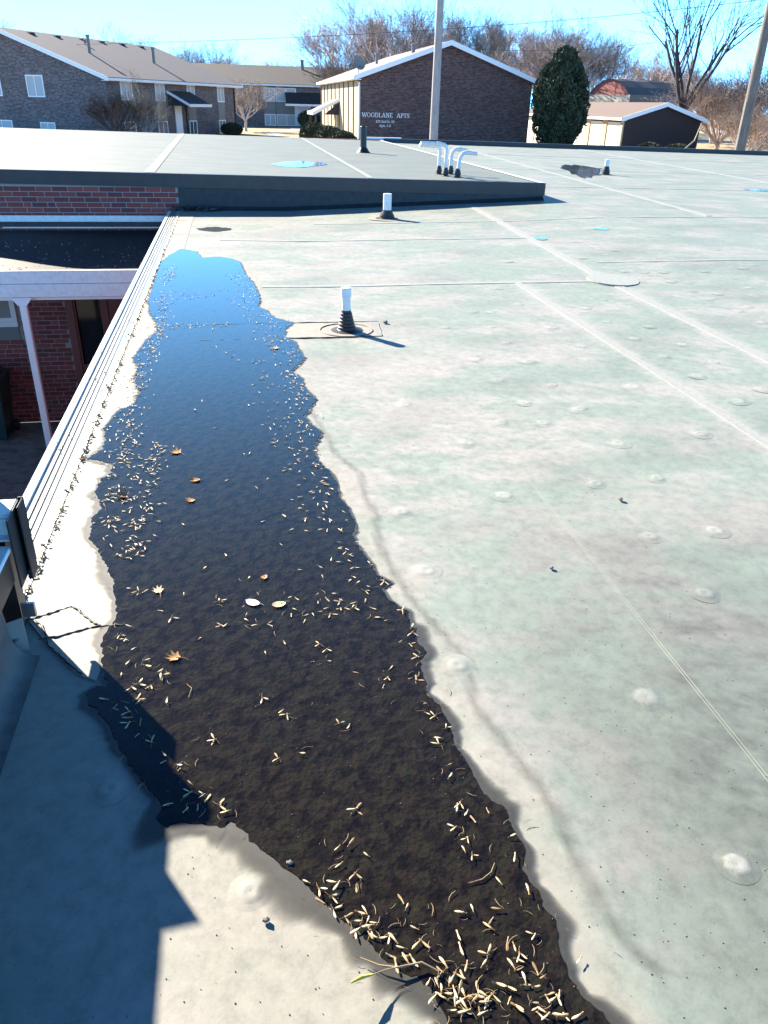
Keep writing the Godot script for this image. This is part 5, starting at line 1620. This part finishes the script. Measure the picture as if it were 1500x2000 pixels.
# ---------------------------------------------------------------- litter on the roof
func seed_mesh(variant: int, tint := 1.0, double := false) -> ArrayMesh:
	# a maple key about three centimetres long: plump nut at one end, veined papery wing
	var mb := MB.new()
	var n := 7
	var top := []
	var bot := []
	for k in n:
		var s := float(k) / (n - 1)
		var x := lerpf(-0.004, 0.0265, s)
		var curve := (0.0035 if variant != 1 else -0.002) * s * s
		var wd: float = [0.0026, 0.0020, 0.0022, 0.0030, 0.0037, 0.0034, 0.0010][k]
		var th: float = [0.0012, 0.0016, 0.0006, 0.0004, 0.0004, 0.0004, 0.0002][k]
		var lift := 0.0012 + (0.0022 * s if variant == 2 else 0.0006 * sin(s * 5.0))
		top.append([Vector3(x, lift, curve - wd * 0.55), Vector3(x, lift + th * 2.0, curve), Vector3(x, lift, curve + wd)])
		bot.append(Vector3(x, lift - th, curve))
	for k in n - 1:
		var s := float(k) / (n - 1)
		var nut := k < 2
		mb.col = Color(0.40, 0.27, 0.13) if nut else Color(0.52, 0.41, 0.24).lerp(Color(0.62, 0.52, 0.34), s)
		for e in 2:
			mb.quad(top[k][e], top[k][e + 1], top[k + 1][e + 1], top[k + 1][e])
		mb.col = Color(0.45, 0.33, 0.18)
		mb.quad(top[k][2], bot[k], bot[k + 1], top[k + 1][2])
		mb.quad(bot[k], top[k][0], top[k + 1][0], bot[k + 1])
	for k in mb.c.size():
		mb.c[k] = Color(mb.c[k].r * tint, mb.c[k].g * lerpf(1.0, tint, 1.15), mb.c[k].b * lerpf(1.0, tint, 1.35))
	if double:
		# two keys still joined at their nuts
		var n0 := mb.v.size()
		var tf := Transform3D(Basis(Vector3.UP, 1.25 + 0.4 * variant), Vector3(-0.003, 0.0008, 0.0015))
		for k in n0:
			mb.v.append(tf * mb.v[k]); mb.n.append(tf.basis * mb.n[k]); mb.c.append(mb.c[k]); mb.u.append(mb.u[k])
		var i0 := mb.i.size()
		for k in i0: mb.i.append(mb.i[k] + n0)
		mb.col = Color(0.32, 0.22, 0.11)
		mb.tube([Vector3(-0.003, 0.002, 0.0), Vector3(-0.012, 0.003, 0.004), Vector3(-0.024, 0.002, 0.003)], [0.0006, 0.0006, 0.0004], 4, false)
	return mb.mesh()

func maple_leaf(size: float, cols: Array, curl: float, plain := false) -> ArrayMesh:
	var out := PackedVector2Array()
	var lobes := [[0.0, 1.0], [0.28, 0.52], [0.55, 0.92], [0.95, 0.45], [1.25, 0.72], [1.75, 0.36], [2.4, 0.40], [PI, 0.22]]
	if plain: lobes = [[0.0, 1.0], [0.4, 0.8], [0.8, 0.64], [1.3, 0.55], [1.9, 0.5], [2.5, 0.55], [PI, 0.6]]
	for k in lobes.size(): out.append(Vector2(sin(lobes[k][0]), cos(lobes[k][0])) * lobes[k][1])
	for k in range(lobes.size() - 2, 0, -1): out.append(Vector2(-sin(lobes[k][0]), cos(lobes[k][0])) * lobes[k][1])
	var mb := MB.new()
	var rings := 4
	var h := func(p: Vector2) -> float:
		return curl * (p.length_squared() * 0.8 + 0.35 * sin(p.x * 5.0) * p.y) * size
	for k in out.size():
		var a := out[k]
		var b := out[(k + 1) % out.size()]
		for r in rings:
			var s0 := float(r) / rings
			var s1 := float(r + 1) / rings
			mb.col = cols[(k + r) % cols.size()]
			var p := [a * s0, a * s1, b * s1, b * s0]
			var q := []
			for e in p: q.append(Vector3(e.x * size, 0.002 + absf(h.call(e)), -e.y * size))
			if r == 0: mb.tri(q[0], q[1], q[2])
			else: mb.quad(q[0], q[1], q[2], q[3])
	mb.col = cols[0] * 0.6
	mb.tube([Vector3(0, 0.003, 0), Vector3(size * 0.15, 0.004, size * 0.6), Vector3(size * 0.1, 0.002, size * 1.1)], [0.0012, 0.001, 0.0008], 5)
	return mb.mesh()

func in_poly(p: Vector2, poly: PackedVector2Array) -> bool:
	return Geometry2D.is_point_in_polygon(p, poly)

func litter() -> void:
	rng.seed = 99
	var poly := pond_poly()
	var meshes := [seed_mesh(0), seed_mesh(1), seed_mesh(2), seed_mesh(0, 0.72), seed_mesh(2, 0.5), seed_mesh(1, 0.85, true), seed_mesh(0, 1.0, true), seed_mesh(1, 1.05)]
	var zones := [
		["pale winged maple seed in the crowded drift at the pond's near end", "maple seeds at the near end of the pond"],
		["pale winged maple seed strung along the pond's near left shore", "maple seeds along the near left shore"],
		["pale winged maple seed in the short row across the pond beside the white leaf", "maple seeds in the row across the pond"],
		["pale winged maple seed scattered along the pond's right shore", "maple seeds along the right shore"],
		["pale winged maple seed by the repair flap and curb shadow at the left shore", "maple seeds at the shaded left shore"],
		["pale winged maple seed lying alone on the dark middle of the pond", "maple seeds in the middle of the pond"],
		["pale winged maple seed in the clumps between gutter and pond", "maple seeds between gutter and pond"],
	]
	var place := func(x: float, z: float, zone: int) -> void:
		var o := MeshInstance3D.new()
		o.name = numbered("maple_seed")
		o.mesh = meshes[rng.randi() % 8]
		o.material_override = M.seed
		add_child(o)
		var wet := in_poly(Vector2(x, z), poly)
		var s := rng.randf_range(0.62, 1.08)
		o.transform = Transform3D(Basis.from_euler(Vector3(rng.randf_range(-0.18, 0.18) + (PI if rng.randf() < 0.25 else 0.0), rng.randf() * TAU, rng.randf_range(-0.06, 0.22))).scaled(Vector3.ONE * s), Vector3(x, (0.0095 if wet else 0.006) + rng.randf() * 0.003, z))
		tag(o, zones[zone][0], "maple seed", zones[zone][1])
	for k in range(0, SEEDS.size(), 3): place.call(SEEDS[k], SEEDS[k + 1], int(SEEDS[k + 2]))
	# clumps between gutter and pond: the nearest one by one
	var left := [[-0.615, -3.36, 0.07, 18], [-0.61, -3.12, 0.06, 12], [-0.50, -3.1, 0.06, 8], [-0.49, -2.86, 0.06, 16]]
	for c in left:
		for k in c[3]: place.call(c[0] + rng.randfn() * c[2] * 0.5, c[1] + rng.randfn() * c[2] * 0.8, 6)
	# the many small ones farther off along both shores, as one mass
	var spots := []
	var ls := [[-0.55, -3.6], [-0.62, -3.9], [-0.66, -4.4], [-0.68, -4.9], [-0.66, -5.5], [-0.68, -6.2], [-0.62, -6.5], [-0.66, -7.4], [-0.68, -8.6]]
	for k in 520:
		var c: Array = ls[rng.randi() % ls.size()]
		spots.append(Vector2(c[0] + rng.randfn() * 0.045 - 0.01, c[1] + rng.randfn() * 0.28))
	for k in 90: spots.append(Vector2(-0.47 + rng.randfn() * 0.03, rng.randf_range(-4.0, -2.9)))
	var rs := []
	for k in poly.size():
		if poly[k].x > 0.1 and poly[k].y < -2.5 and poly[k].y > -10.5: rs.append(poly[k])
	for k in 430:
		var p: Vector2 = rs[rng.randi() % rs.size()]
		if rng.randf() < 0.25 and p.y < -6: continue
		spots.append(p + Vector2(-absf(rng.randfn()) * 0.14 - 0.01, rng.randfn() * 0.05))
	for k in 60: spots.append(Vector2(-0.30 + rng.randfn() * 0.18, -6.5 + rng.randfn() * 0.05) if rng.randf() < 0.6 else Vector2(-0.42 + rng.randfn() * 0.12, -7.6 + rng.randfn() * 0.06))
	for k in 45: spots.append(Vector2(rng.randf_range(-0.3, 0.45), rng.randf_range(-6.0, -2.6)))
	var mm := MultiMesh.new()
	mm.transform_format = MultiMesh.TRANSFORM_3D
	mm.mesh = meshes[0]
	mm.instance_count = spots.size()
	for k in spots.size():
		var p: Vector2 = spots[k]
		var s := rng.randf_range(0.65, 1.05)
		mm.set_instance_transform(k, Transform3D(Basis.from_euler(Vector3(rng.randf_range(-0.3, 0.3), rng.randf() * TAU, rng.randf_range(-0.1, 0.3))).scaled(Vector3.ONE * s), Vector3(p.x, 0.0095 + rng.randf() * 0.006, p.y)))
	var mi := MultiMeshInstance3D.new()
	mi.name = "seed_litter"
	mi.multimesh = mm
	mi.material_override = M.seed
	add_child(mi)
	tag(mi, "far drifts of pale maple seeds along both shores of the pond", "seed litter")
	mi.set_meta("kind", "stuff")
	# crumbs caught along the inner edge of the gutter guard
	var cm := MB.new()
	cm.obox(Transform3D.IDENTITY, Vector3(0.012, 0.004, 0.005))
	var mm2 := MultiMesh.new()
	mm2.transform_format = MultiMesh.TRANSFORM_3D
	mm2.mesh = cm.mesh()
	mm2.instance_count = 520
	for k in 520:
		var z := -14.0 + 11.5 * pow(rng.randf(), 0.8)
		var dens := nz.get_noise_2d(z * 3.0, 7.0)
		var x := -0.836 + rng.randfn() * (0.006 + 0.006 * maxf(0.0, dens))
		if rng.randf() < 0.06: x = rng.randf_range(-1.03, -0.84)
		mm2.set_instance_transform(k, Transform3D(Basis.from_euler(Vector3(rng.randf() * 3, rng.randf() * TAU, rng.randf() * 3)).scaled(Vector3.ONE * rng.randf_range(0.5, 1.5)), Vector3(x, 0.010 + rng.randf() * 0.006, z)))
	mi = MultiMeshInstance3D.new()
	mi.name = "gutter_litter"
	mi.multimesh = mm2
	mi.material_override = M.debris
	add_child(mi)
	tag(mi, "dark crumbs caught along the inner edge of the gutter guard", "litter")
	mi.set_meta("kind", "stuff")
	# grit scattered in and about the water
	var gm := MultiMesh.new()
	gm.transform_format = MultiMesh.TRANSFORM_3D
	var gs := MB.new()
	gs.obox(Transform3D.IDENTITY, Vector3(0.003, 0.002, 0.0025), 0.0006)
	gm.mesh = gs.mesh()
	gm.instance_count = 1400
	for k in 1400:
		var p := Vector2(rng.randf_range(-0.6, 1.7), -0.6 - 4.0 * pow(rng.randf(), 1.6))
		var wet := in_poly(p, poly)
		gm.set_instance_transform(k, Transform3D(Basis.from_euler(Vector3(rng.randf() * 3, rng.randf() * TAU, 0)).scaled(Vector3.ONE * rng.randf_range(0.3, 1.2)), on_roof(p.x, p.y, 0.007 if wet else 0.001)))
	mi = MultiMeshInstance3D.new()
	mi.name = "grit"
	mi.multimesh = gm
	mi.material_override = M.stone
	add_child(mi)
	tag(mi, "fine dark grit strewn over the roof and pond bed", "grit")
	mi.set_meta("kind", "stuff")
	# loose brown stalks and split husks among the seeds
	var sk := MB.new()
	sk.tube([Vector3(-0.014, 0, 0), Vector3(-0.004, 0.0006, 0.002), Vector3(0.006, 0.0004, 0.0012), Vector3(0.014, 0, -0.003)], [0.0004, 0.0008, 0.0007, 0.0004], 4, false)
	var km := MultiMesh.new()
	km.transform_format = MultiMesh.TRANSFORM_3D
	km.mesh = sk.mesh()
	km.instance_count = 260
	for k in 260:
		var q := rng.randi() % (SEEDS.size() / 3)
		var p := Vector2(SEEDS[q * 3] + rng.randfn() * 0.035, SEEDS[q * 3 + 1] + rng.randfn() * 0.035)
		if rng.randf() < 0.2: p = poly[rng.randi() % poly.size()] + Vector2(rng.randfn(), rng.randfn()) * 0.02
		km.set_instance_transform(k, Transform3D(Basis.from_euler(Vector3(rng.randf_range(-0.1, 0.1), rng.randf() * TAU, rng.randf_range(-0.1, 0.1))).scaled(Vector3.ONE * rng.randf_range(0.35, 1.2)), Vector3(p.x, 0.0098, p.y)))
	mi = MultiMeshInstance3D.new()
	mi.name = "stalk_litter"
	mi.multimesh = km
	mi.material_override = M.twig
	add_child(mi)
	tag(mi, "thin brown stalks strewn among the floating maple seeds", "stalk litter")
	mi.set_meta("kind", "stuff")
	# leaves
	var orange := [Color(0.42, 0.20, 0.07), Color(0.50, 0.26, 0.10), Color(0.36, 0.15, 0.05)]
	var tan := [Color(0.58, 0.45, 0.26), Color(0.50, 0.37, 0.20), Color(0.64, 0.52, 0.32)]
	var brown := [Color(0.26, 0.15, 0.08), Color(0.34, 0.20, 0.11), Color(0.20, 0.12, 0.07)]
	var white := [Color(0.74, 0.74, 0.72), Color(0.68, 0.68, 0.66)]
	var leaves := [
		[-0.274, -2.131, 0.040, orange, 0.35, 1.1, false, "orange maple leaf with red stalk floating by the left shore"],
		[-0.361, -2.542, 0.034, tan, 0.3, 0.2, false, "tan ragged maple leaf floating near the edge strip"],
		[0.035, -2.586, 0.022, orange, 0.5, 2.6, true, "small curled brown leaf above the row of seeds"],
		[0.085, -2.393, 0.034, tan, 0.25, 1.9, true, "rounded tan leaf in the row of seeds beside the white leaf"],
		[-0.01, -2.413, 0.036, white, 0.2, 1.0, true, "white upturned leaf at the left of the row of seeds"],
		[-0.36, -3.859, 0.050, orange, 0.4, 0.7, false, "orange-brown leaf floating farthest back on the dark water"],
		[-0.255, -3.507, 0.036, orange, 0.45, 1.4, true, "small orange leaf floating between two others in the pond's middle"],
		[-0.264, -3.293, 0.036, orange, 0.4, 2.0, false, "small starry orange leaf, nearest of three in the pond's middle"],
		[0.262, -5.761, 0.058, tan, 0.4, 1.2, false, "tan leaf at the pond's right shore below the sealed patch"],
		[-0.575, -3.37, 0.046, brown, 0.9, 0.5, false, "crumpled brown leaf in the seed clump beside the gutter strip"],
	]
	for l in leaves:
		var o := MeshInstance3D.new()
		o.name = numbered("fallen_leaf")
		o.mesh = maple_leaf(l[2], l[3], l[4], l[6])
		o.material_override = M.leaf
		add_child(o)
		o.position = Vector3(l[0], 0.0098, l[1])
		o.rotation.y = l[5]
		tag(o, l[7], "leaf", "fallen leaves on the pond")
	# twigs and stalks
	var t := thing("twig", "forked dry twig with yellow tip leaning out of the water at near left shore", "twig", Vector3(0.24, 0.01, -0.985))
	var mb := MB.new()
	mb.tube([Vector3(-0.068, 0.004, -0.038), Vector3(-0.03, 0.008, -0.012), Vector3(0.007, 0.012, 0.002), Vector3(0.06, 0.010, -0.002), Vector3(0.093, 0.006, 0.02), Vector3(0.086, 0.002, 0.04)], [0.0012, 0.0018, 0.0024, 0.0024, 0.0018, 0.001], 6)
	mb.tube([Vector3(-0.048, 0.022, 0.014), Vector3(-0.02, 0.016, 0.005), Vector3(0.03, 0.012, 0.0)], [0.0012, 0.0015, 0.002], 6)
	part("stem", mb, M.twig, t)
	mb = MB.new()
	mb.tube([Vector3(-0.048, 0.022, 0.014), Vector3(-0.075, 0.032, 0.022), Vector3(-0.098, 0.036, 0.032)], [0.002, 0.0045, 0.002], 7)
	part("tip", mb, M.yellow, t)
	t = thing("twig", "curved pale stalk floating near the right shore of the pond", "twig", Vector3(0.50, 0.0095, -1.175))
	mb = MB.new()
	mb.tube([Vector3(-0.045, 0.001, 0.012), Vector3(-0.01, 0.002, 0.008), Vector3(0.018, 0.002, -0.008), Vector3(0.034, 0.001, -0.032)], [0.0008, 0.0013, 0.0013, 0.0007], 6)
	part("stem", mb, M.twig, t)
	t = thing("twig", "thin curved stalk in the middle of the pond below the orange leaf", "twig", Vector3(-0.23, 0.0095, -1.96))
	mb = MB.new()
	mb.tube([Vector3(-0.005, 0.001, -0.035), Vector3(0.012, 0.002, -0.01), Vector3(0.004, 0.001, 0.03)], [0.0007, 0.0012, 0.0007], 6)
	part("stem", mb, M.twig, t)
	# loose stones
	var st := [[1.216, -6.433, 0.022, "small grey stone beside the sealed patch corner"], [-0.024, -1.149, 0.009, "pale pebble on the sunlit roof below the shadow step"], [1.178, -2.494, 0.010, "tiny dark pebble right of the pond on bare roof"], [1.726, -3.022, 0.013, "small dark chip on the open roof at right"], [0.04, -1.29, 0.009, "pale stone standing at the wet near left shore"]]
	for s in st:
		var o := MB.new()
		for k in 3:
			o.obox(Transform3D(Basis.from_euler(Vector3(k * 1.1, k * 0.7 + s[0], k * 0.9)), Vector3((k - 1) * s[2] * 0.3, s[2] * 0.45, (k % 2) * s[2] * 0.3)), Vector3(s[2] * 1.3, s[2] * 0.8, s[2]), s[2] * 0.2)
		var p := part("pebble", o, M.stone, self, on_roof(s[0], s[1], 0.004))
		tag(p, s[3], "pebble", "loose pebbles on the roof")
